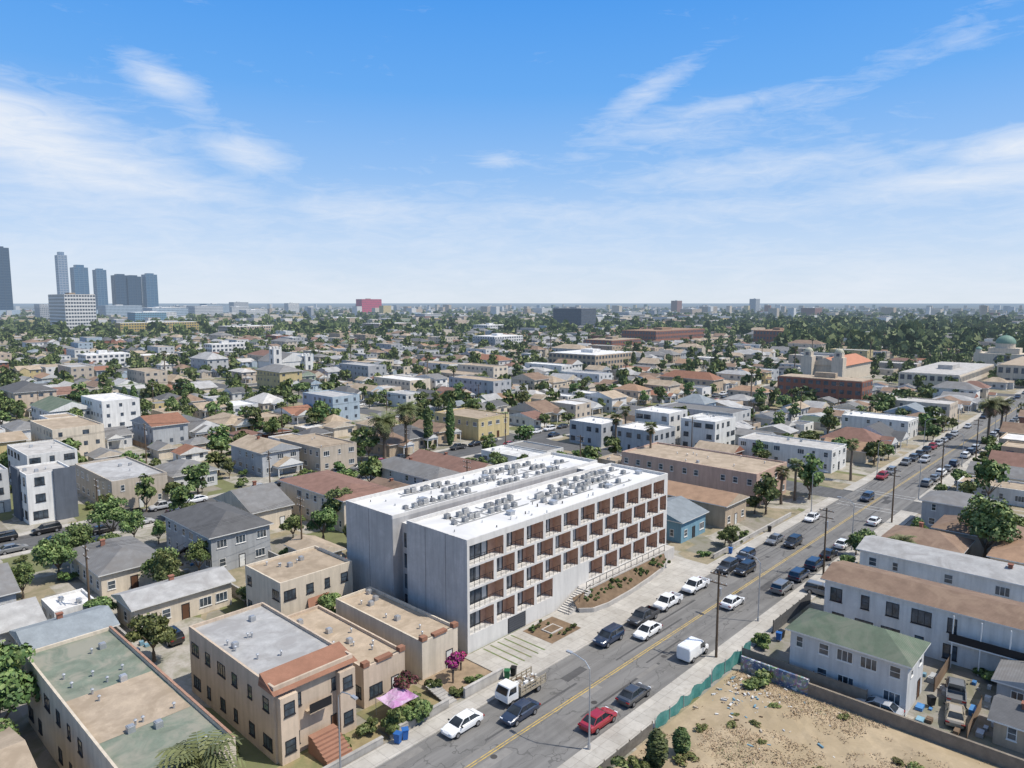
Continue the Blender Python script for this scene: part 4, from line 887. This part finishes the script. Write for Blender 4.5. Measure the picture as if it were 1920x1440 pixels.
# ---------------- street furniture
def lamp(x,y,side):
    e=thing('street_lamp','tall grey street lamp with curved arm beside the road','street lamp',x,y,.13,0,'street lamps')
    b=MB();b.cyl(0,0,0,.5,.16,n=8);b.tube([(0,0,.4),(0,0,8.2)],[.10,.06],7);b.tube([(0,0,8.1),(0,side*.6,8.75),(0,side*1.8,9.0),(0,side*2.3,9.0)],[.055,.05,.045,.04],6);b.obj('pole',[METAL],e)
    b=MB();b.box(-.16,-.35,0,.16,.35,.14);b.obj('lamp_head',[METAL],e,(0,side*2.5,8.94))
for x in(52,90,128,172,215,260,300,345):lamp(x,38.3,1)
for x in(33,146,190,235,280):lamp(x,51.9,-1)
def upole(x,y,h=11):
    e=thing('utility_pole','wooden utility pole with cross-arms and wires','utility pole',x,y,0,0,'utility poles')
    b=MB();b.tube([(0,0,0),(0,0,h)],[.17,.11],8);b.obj('pole',[WOOD],e)
    for z in(h-.5,h-1.6):
        b=MB();b.box(-.06,-1.1,z,.06,1.1,z+.12)
        for k in(-1,-.4,.4,1):b.cyl(0,k,z+.121,z+.3,.05,n=6,mi=1)
        b.obj('crossarm',[WOOD,WF],e)
    if R.random()<.4:b=MB();b.cyl(.32,0,h-3.2,h-2.2,.25,n=10);b.obj('transformer',[METAL],e)
def wires(P,h):
    for (a,c) in zip(P[:-1],P[1:]):
        for k in(-1,-.4,.4,1):
            pts=[(a[0]+(c[0]-a[0])*t/10,a[1]+(c[1]-a[1])*t/10+k,h-.2-1.1*(1-(2*t/10-1)**2)) for t in range(11)]
            b=MB();b.tube(pts,.018,3);solo(b.obj('power_line',[BLACK]),'thin black overhead power line between poles','power line','overhead wires')
for line in([(77,37.8),(113,37.8),(150,37.8),(190,37.8),(230,37.8),(275,37.8),(320,37.8)],[(28,103.5),(60,104),(98,104),(136,104)],[(30,200),(70,200),(110,200),(150,200),(195,200)],[(41,142.5),(75,142.5),(113,142.5),(150,142.5)],[(180,98),(220,98),(260,98),(300,98)],[(70,303),(110,303),(150,303),(190,303)]):
    for p in line:upole(*p)
    wires(line,11)
dirt=mat('dry_lot',(.42,.335,.225),.95,.22,.3,.1,stain=(.33,.26,.165))
def lotz(x,y):
    i=(x-38)/.95;j=(y-2)/.97;e_=max(0,min(i,40-i,j,34-j));return .03+min(1,e_/5)*(.5+.8*NZ.noise(Vector((x*.12,y*.12,0)))+.15*NZ.noise(Vector((x*.8,y*.8,3))))*.9
b=MB();nx,ny=40,34
for i in range(nx+1):
    for j in range(ny+1):
        x=38+38*i/nx;y=2+33*j/ny;b.v.append((x,y,lotz(x,y)-(.02 if i in(0,nx) or j in(0,ny) else 0)))
for i in range(nx):
    for j in range(ny):
        k=i*(ny+1)+j;b.f.append((k,k+ny+1,k+ny+2,k+1));b.m.append(0)
struct(b.obj('bare_earth',[dirt]))
grm=leafmat('dry_grass',(.47,.38,.23),.2);grd=leafmat('dry_grass_brown',(.38,.29,.165),.2);grg=leafmat('dry_grass_olive',(.27,.27,.13),.2);gb=MB()
for i in range(60000):
    x,y=R.uniform(39,75.8),R.uniform(3,34.5);q_=NZ.noise(Vector((x*.14,y*.14,5)))+.4*NZ.noise(Vector((x*.6,y*.6,9)))
    if q_<.0+R.uniform(-.12,.12):continue
    z=lotz(x,y)-.02;a=R.random()*6.28;w=R.uniform(.03,.09);l=R.uniform(.08,.22);dx,dy=math.cos(a),math.sin(a)
    gb.q([(x-dy*w,y+dx*w,z),(x+dy*w,y-dx*w,z),(x+dx*l+dy*w*.4,y+dy*l-dx*w*.4,z+R.uniform(.06,.24))],R.choice([0,0,0,1] if q_<.3 else [0,0,1,2]))
o=gb.obj('dry_grass',[grm,grd,grg]);solo(o,'dry straw coloured weeds over the vacant lot','grass',kind='stuff')
SCRUB=leafmesh(90,500,.12,1.2,.7,9,[leafmat('scrub_brown',(.20,.16,.07),.3),leafmat('scrub_olive',(.20,.21,.08),.3),leafmat('scrub_green',(.13,.18,.05),.3)])
for i in range(26):
    x,y=R.uniform(42,75),R.uniform(6,33);o=put(SCRUB,'shrub',None,(x,y,lotz(x,y)-.15),R.random()*6);s=R.uniform(.3,.85);o.scale=(s*R.uniform(.7,1.5),s,s*.8);solo(o,'scrubby dry bush on the vacant lot','shrub','scrub on the vacant lot')
b=MB()
for i in range(170):
    if i<130:x,y=R.gauss(71,2.6),R.gauss(31,1.8)
    else:x,y=R.uniform(62,75),R.uniform(20,33)
    s=R.uniform(.05,.18);x=min(x,75.5);y=min(y,34);z=lotz(x,y)-.03;a=R.random()*3
    l=s*R.uniform(1,4);ca_,sa_=math.cos(a),math.sin(a);p=[(x,y),(x+ca_*l,y+sa_*l),(x+ca_*l-sa_*s,y+sa_*l+ca_*s),(x-sa_*s,y+ca_*s)];zt=z+s*.9
    b.q([(q[0],q[1],zt) for q in p],i%5)
    for k in range(4):q,r=p[k],p[(k+1)%4];b.q([(*q,z),(*r,z),(*r,zt),(*q,zt)],i%5)
solo(b.obj('rubble',[WF,WOOD,wall('beige'),wall('pale grey'),wall('blue')]),'scattered pale rubbish and rubble on the dirt lot','rubble',kind='stuff')
def fence(x0,y0,x1,y1,h,label,mats,posts=2.5,wavy=0,z=0,grp=None):
    L=math.hypot(x1-x0,y1-y0);e=thing('fence',label,'fence',x0,y0,z,math.atan2(y1-y0,x1-x0),grp);n=max(1,int(L/posts))
    for i in range(n+1):
        b=MB();b.cyl(L*i/n,0,0,h+.1,.05,n=6);b.obj('post',[mats[0]],e)
    b=MB();k=int(L/.5)
    for i in range(k):
        a,c=L*i/k,L*(i+1)/k;ya,yc=-.06+wavy*math.sin(i*1.3),-.06+wavy*math.sin((i+1)*1.3)
        b.q([(a,ya,.05),(c,yc,.05),(c,yc,h+wavy*2*math.sin(i*.9)),(a,ya,h+wavy*2*math.sin(i*.9-.9))])
    b.obj('panel',[mats[1]],e)
green=mat('green_windscreen',(.06,.22,.20),.85,.3,1.2,stain=(.12,.27,.25))
fence(59,35.3,70.5,35.3,1.35,'green fabric covered construction fence beside the pavement',[METAL,green],2.5,.12);fence(71.2,35.4,80.5,35.2,1.7,'green fabric covered construction fence beside the pavement',[METAL,green],2.5,.1)
fence(40,35.3,58.5,35.3,1.2,'low dark picket fence along the vacant lot',[WOOD,mat('old_fence',(.15,.14,.125),.9,.3,2)],2)
fence(88,35.4,101,35.4,1.8,'black metal fence beside the pavement',[BLACK,mat('dark_mesh',(.09,.09,.09),.8,.3,3)],2)
gb_=mat('grey_boards',(.26,.22,.175),.9,.25,1.5,wave=('Y',5,.4));bb_=mat('brown_boards',(.27,.19,.13),.9,.2,1,wave=('Y',5,.4))
fence(78,35,78,21,2.0,'weathered wooden boundary fence behind the lot',[WOOD,gb_],2.5);fence(86.5,16.5,94,16.5,1.7,'brown board fence across a back yard',[WOOD,bb_],2);fence(79,12,86,12,1.5,'brown board fence across a back yard',[WOOD,bb_],2)
fm=[(WOOD,gb_),(METAL,mat('white_boards',(.6,.58,.54),.8,.1,1)),(WOOD,bb_)]
JM=[wall('grey'),WOOD,wall('blue'),wall('white'),mat('blue_tarp',(.07,.2,.42),.6,.2,2),METAL]
def junk(x,y,n=7,sp=1.6):
    b=MB()
    for i in range(n):
        X,Y=R.gauss(0,sp),R.gauss(0,sp);s=R.uniform(.25,.8);b.box(X,Y,0,X+s*R.uniform(.8,2),Y+s,s*R.uniform(.4,1.2),R.randrange(6))
    solo(b.obj('junk_pile',JM,None,(x,y,.01)),'untidy pile of stored boxes and tarpaulins in a yard','junk','yard junk piles','stuff')
for x,y in((88.5,18.5),(90,22),(79.5,14.8),(84,11),(90,13),(87,27),(60,103),(43,105.5),(30,93),(26,90),(22,112),(44,117),(59,116),(108,77),(121,82)):junk(x,y)
for l in NEARLOTS[:140]:
    if l[4]>1:continue
    x=l[2]+.9;a,c=(l[3]-2,l[3]+R.uniform(10,16)) if l[4]==0 else (l[1]-R.uniform(10,16),l[1]+2)
    if R.random()<.6 and not occ(x-.1,a,x+.1,c):fence(x,a,x,c,R.uniform(1.4,1.9),'timber yard fence between neighbouring houses',R.choice(fm),4,grp='yard fences')
    yy=(a if l[4]==1 else c)-3;xx=l[0]+2
    if R.random()<.35 and not occ(xx-1.2,yy-2.5,xx+1.2,yy+2.5):car(xx,yy,R.choice(['sedan','suv','pickup']),R.choice(['white','silver','dark blue','black','grey']),pi/2,'parked in a yard',far=True,grp='cars parked in yards')
    elif R.random()<.5 and not occ(xx-1.2,yy-2.5,xx+1.2,yy+2.5):junk(xx,yy,5,1)
def graffiti():
    m,t,p=newmat('painted_wall');P=t.pos();n=t.n('TexNoise');t.set(n.inputs['Vector'],P);n.inputs['Scale'].default_value=.9;n.inputs['Detail'].default_value=2;n.inputs['Distortion'].default_value=2.5
    h=t.n('HueSaturation');h.inputs['Saturation'].default_value=1.2;h.inputs['Value'].default_value=.5;t.set(h.inputs['Color'],n.outputs['Color']);c=t.mix(t.ramp(t.noise(P,.6,4),.5,.56),h.outputs[0],(.07,.12,.22,1));c=t.mix(t.m('GREATER_THAN',t.noise(P,1.6,2,.5,1.5),.60),c,(.6,.6,.58,1));t.set(p.inputs['Base Color'],c);return m
b=MB();b.box(76.2,26.5,0,76.5,34.3,1.8);solo(b.obj('painted_wall',[graffiti()]),'block wall covered in colourful spray paint beside the lot','wall')
b=MB();b.box(76.2,6,0,76.5,26.48,1.4);solo(b.obj('board_wall',[gb_]),'weathered timber board wall at the edge of the lot','wall')
for x0,y0,x1,y1,h in((40,53.6,47.6,53.9,.9),(50,53.6,56,53.9,1.1),(25,53.6,39,53.9,.7),(108,54,141,54.25,.7),(29,92,29.2,112,1.6),(56,92,56.2,108,1.8),(45.6,92,45.8,104,1.5),(104.6,61,104.8,90,1.7)):
    b=MB();b.box(x0,y0,0,x1,y1,h);b.box(x0-.04,y0-.04,h,x1+.04,y1+.04,h+.08);solo(b.obj('garden_wall',[CONC]),'low concrete block garden wall around a yard','wall','low garden walls')
def bin_(x,y,c):
    e=thing('wheelie_bin',f'{c} plastic wheelie bin beside the kerb','bin',x,y,.13,R.random()*6,'wheelie bins');m=mat('bin_'+c,{'blue':(.03,.12,.35),'green':(.03,.14,.06),'black':(.02,.02,.02)}[c],.5,.05)
    b=MB();b.q([(-.25,-.3,.1),(-.25,.3,.1),(.25,.3,.1),(.25,-.3,.1)]);frus(b,-.25,.25,-.31,.31,.1,1.0,.26,.33);b.obj('body',[m],e);b=MB();b.box(-.34,-.36,1.001,.34,.36,1.07);b.obj('lid',[m],e)
for x,y,c in((40,52.6,'blue'),(40.9,52.6,'blue'),(56,53,'green'),(57,52.9,'black'),(112,53,'blue'),(128,53,'black'),(86.5,34,'blue'),(87.3,34,'black'),(83,16,'black'),(118,37,'green')):bin_(x,y,c)
b=MB()
for i in range(7):
    for j in range(7):b.v.append((i*.55,j*.5,1.9+.35*math.sin(i*1.05)*math.sin(j*1.0)+R.uniform(-.05,.05)))
for i in range(6):
    for j in range(6):k=i*7+j;b.f.append((k,k+7,k+8,k+1));b.m.append(0)
o=b.obj('canopy',[mat('pink_tarp',(.42,.2,.38),.7,.3,1,stain=(.5,.4,.5))],None,(41.5,55.2,0));solo(o,'faded pink and purple tarpaulin canopy over the front garden','canopy')
for k in((0,0),(3.3,0),(0,3),(3.3,3)):
    bb=MB();bb.cyl(k[0],k[1],0,1.9,.03,n=6);bb.obj('pole',[METAL],o)
gs=mat('front_lawn',(.27,.22,.12),.95,.3,.5,stain=(.14,.15,.07));strip('lawn',25,54,40,58,.03,gs);strip('lawn',40.2,54,48,60,.034,gs);strip('lawn',48.5,54,56,60,.03,mat('bank_soil',(.28,.21,.14),.95,.3,.6))
b=MB()
for i in range(8):b.box(47.7,54+i*.45,.1*i,49.1,54.45+i*.45,.1*i+.16)
solo(b.obj('steps',[CONC]),'narrow concrete garden steps climbing to the bungalows','steps')
# ---------------- camera, light, world
cam=bpy.data.cameras.new('camera');co=bpy.data.objects.new('camera',cam);COL.objects.link(co);SC.camera=co
cam.sensor_width=36;cam.lens=36*1330/1920;cam.clip_end=200000;cam.clip_start=.5
pt=math.atan(152/1330)
co.location=(0,0,43);co.rotation_euler=(math.pi/2-pt,0,AZ-math.pi/2)
EL=math.radians(58);sd=Vector((.50,-.86,0)).normalized()
D=Vector((sd.x*math.cos(EL),sd.y*math.cos(EL),math.sin(EL)))
su=bpy.data.lights.new('sun','SUN');su.energy=4.8;su.angle=math.radians(.5);su.color=(1,.945,.86);so=bpy.data.objects.new('sun',su);COL.objects.link(so);so.rotation_euler=D.to_track_quat('Z','Y').to_euler()
w=bpy.data.worlds.new('World');SC.world=w;w.use_nodes=True;w.node_tree.nodes.clear();t=NT(w.node_tree)
sky=t.n('TexSky',sky_type='NISHITA');sky.sun_disc=False;sky.sun_elevation=EL;sky.sun_rotation=math.atan2(sd.x,sd.y);sky.air_density=1.0;sky.dust_density=.8;sky.ozone_density=1.2;sky.altitude=50
hs=t.n('HueSaturation');hs.inputs['Saturation'].default_value=.7;hs.inputs['Value'].default_value=1.55;t.set(hs.inputs['Color'],sky.outputs[0])
tc=t.n('TexCoord');sp=t.n('SeparateXYZ');t.set(sp.inputs[0],tc.outputs['Generated'])
X,Y,Z=sp.outputs
phi=t.m('SUBTRACT',AZ,t.m('ARCTAN2',Y,X))
el=t.m('ARCSINE',Z)
cr=t.n('ValToRGB');t.set(cr.inputs[0],t.m('MULTIPLY',el,2.0))
E=cr.color_ramp.elements
for i,(p_,c_) in enumerate(((0,(.72,.80,.89)),(.16,(.53,.69,.92)),(.34,(.29,.53,.91)),(.55,(.125,.405,.90)),(.85,(.04,.30,.86)))):
    el_=E[i] if i<2 else E.new(p_)
    el_.position=p_;el_.color=(*c_,1)
gsc=t.mix(1,cr.outputs[0],(10,10,10,1),'MULTIPLY')
base_sky=t.mix(t.m('MULTIPLY',t.ramp(el,.8,.48),.92),hs.outputs[0],gsc)
cv=t.n('CombineXYZ');t.set(cv.inputs[0],phi);t.set(cv.inputs[1],el)
def ell(px,py,a,c,rot):
    p0=math.atan((px-960)/1339);e0=math.atan((568-py)/1339*math.cos(p0))
    dx=t.m('SUBTRACT',phi,p0);dy=t.m('SUBTRACT',el,e0);cr,sr=math.cos(rot),math.sin(rot)
    A=t.m('DIVIDE',t.m('ADD',t.m('MULTIPLY',dx,cr),t.m('MULTIPLY',dy,sr)),a/1339);Bq=t.m('DIVIDE',t.m('SUBTRACT',t.m('MULTIPLY',dy,cr),t.m('MULTIPLY',dx,sr)),c/1339)
    return t.m('POWER',2.718,t.m('MULTIPLY',t.m('ADD',t.m('MULTIPLY',A,A),t.m('MULTIPLY',Bq,Bq)),-1))
mp=t.n('Mapping');t.set(mp.inputs[0],cv.outputs[0]);mp.inputs['Rotation'].default_value=(0,0,-.18);mp.inputs['Scale'].default_value=(1,4.2,1)
n1=t.noise(mp.outputs[0],3.4,10,.6,.9);n2=t.noise(mp.outputs[0],17,9,.66,.9)
nn=t.m('ADD',t.m('MULTIPLY',n1,.55),t.m('MULTIPLY',n2,.45))
mask=None
for px,py,a,c,r,s in ((40,250,250,75,-.32,.95),(-60,190,160,60,-.5,.75),(190,345,220,26,-.05,.8),(340,178,85,30,-.5,.62),(480,298,80,28,-.1,.62),(1205,185,85,24,.5,.62),(1420,195,210,18,.14,.48),(1650,140,210,28,.2,.46),(1890,285,90,30,.1,.88),(1860,330,200,24,.05,.72),(1450,320,300,30,.03,.42),(940,310,40,12,0,.5),(1230,265,200,40,.1,.3),(1780,60,160,24,.35,.28),(650,400,300,24,0,.3),(1200,400,400,24,0,.3)):
    q=t.m('MULTIPLY',ell(px,py,a,c,r),s);mask=q if mask is None else t.m('MAXIMUM',mask,q)
base=t.ramp(el,.24,.03)
cov=t.m('ADD',t.m('MULTIPLY',mask,.52),t.m('MULTIPLY',base,.18))
cl=t.ramp(t.m('ADD',nn,cov),.58,1.08)
cl=t.m('MULTIPLY',cl,.92)
c=t.mix(cl,base_sky,(8.2,8.7,9.5,1))
bg=t.n('Background');t.set(bg.inputs[0],c);bg.inputs[1].default_value=.1;o=t.n('OutputWorld');t.set(o.inputs[0],bg.outputs[0])
SC.view_settings.view_transform='Standard';SC.view_settings.look='None';SC.view_settings.exposure=0
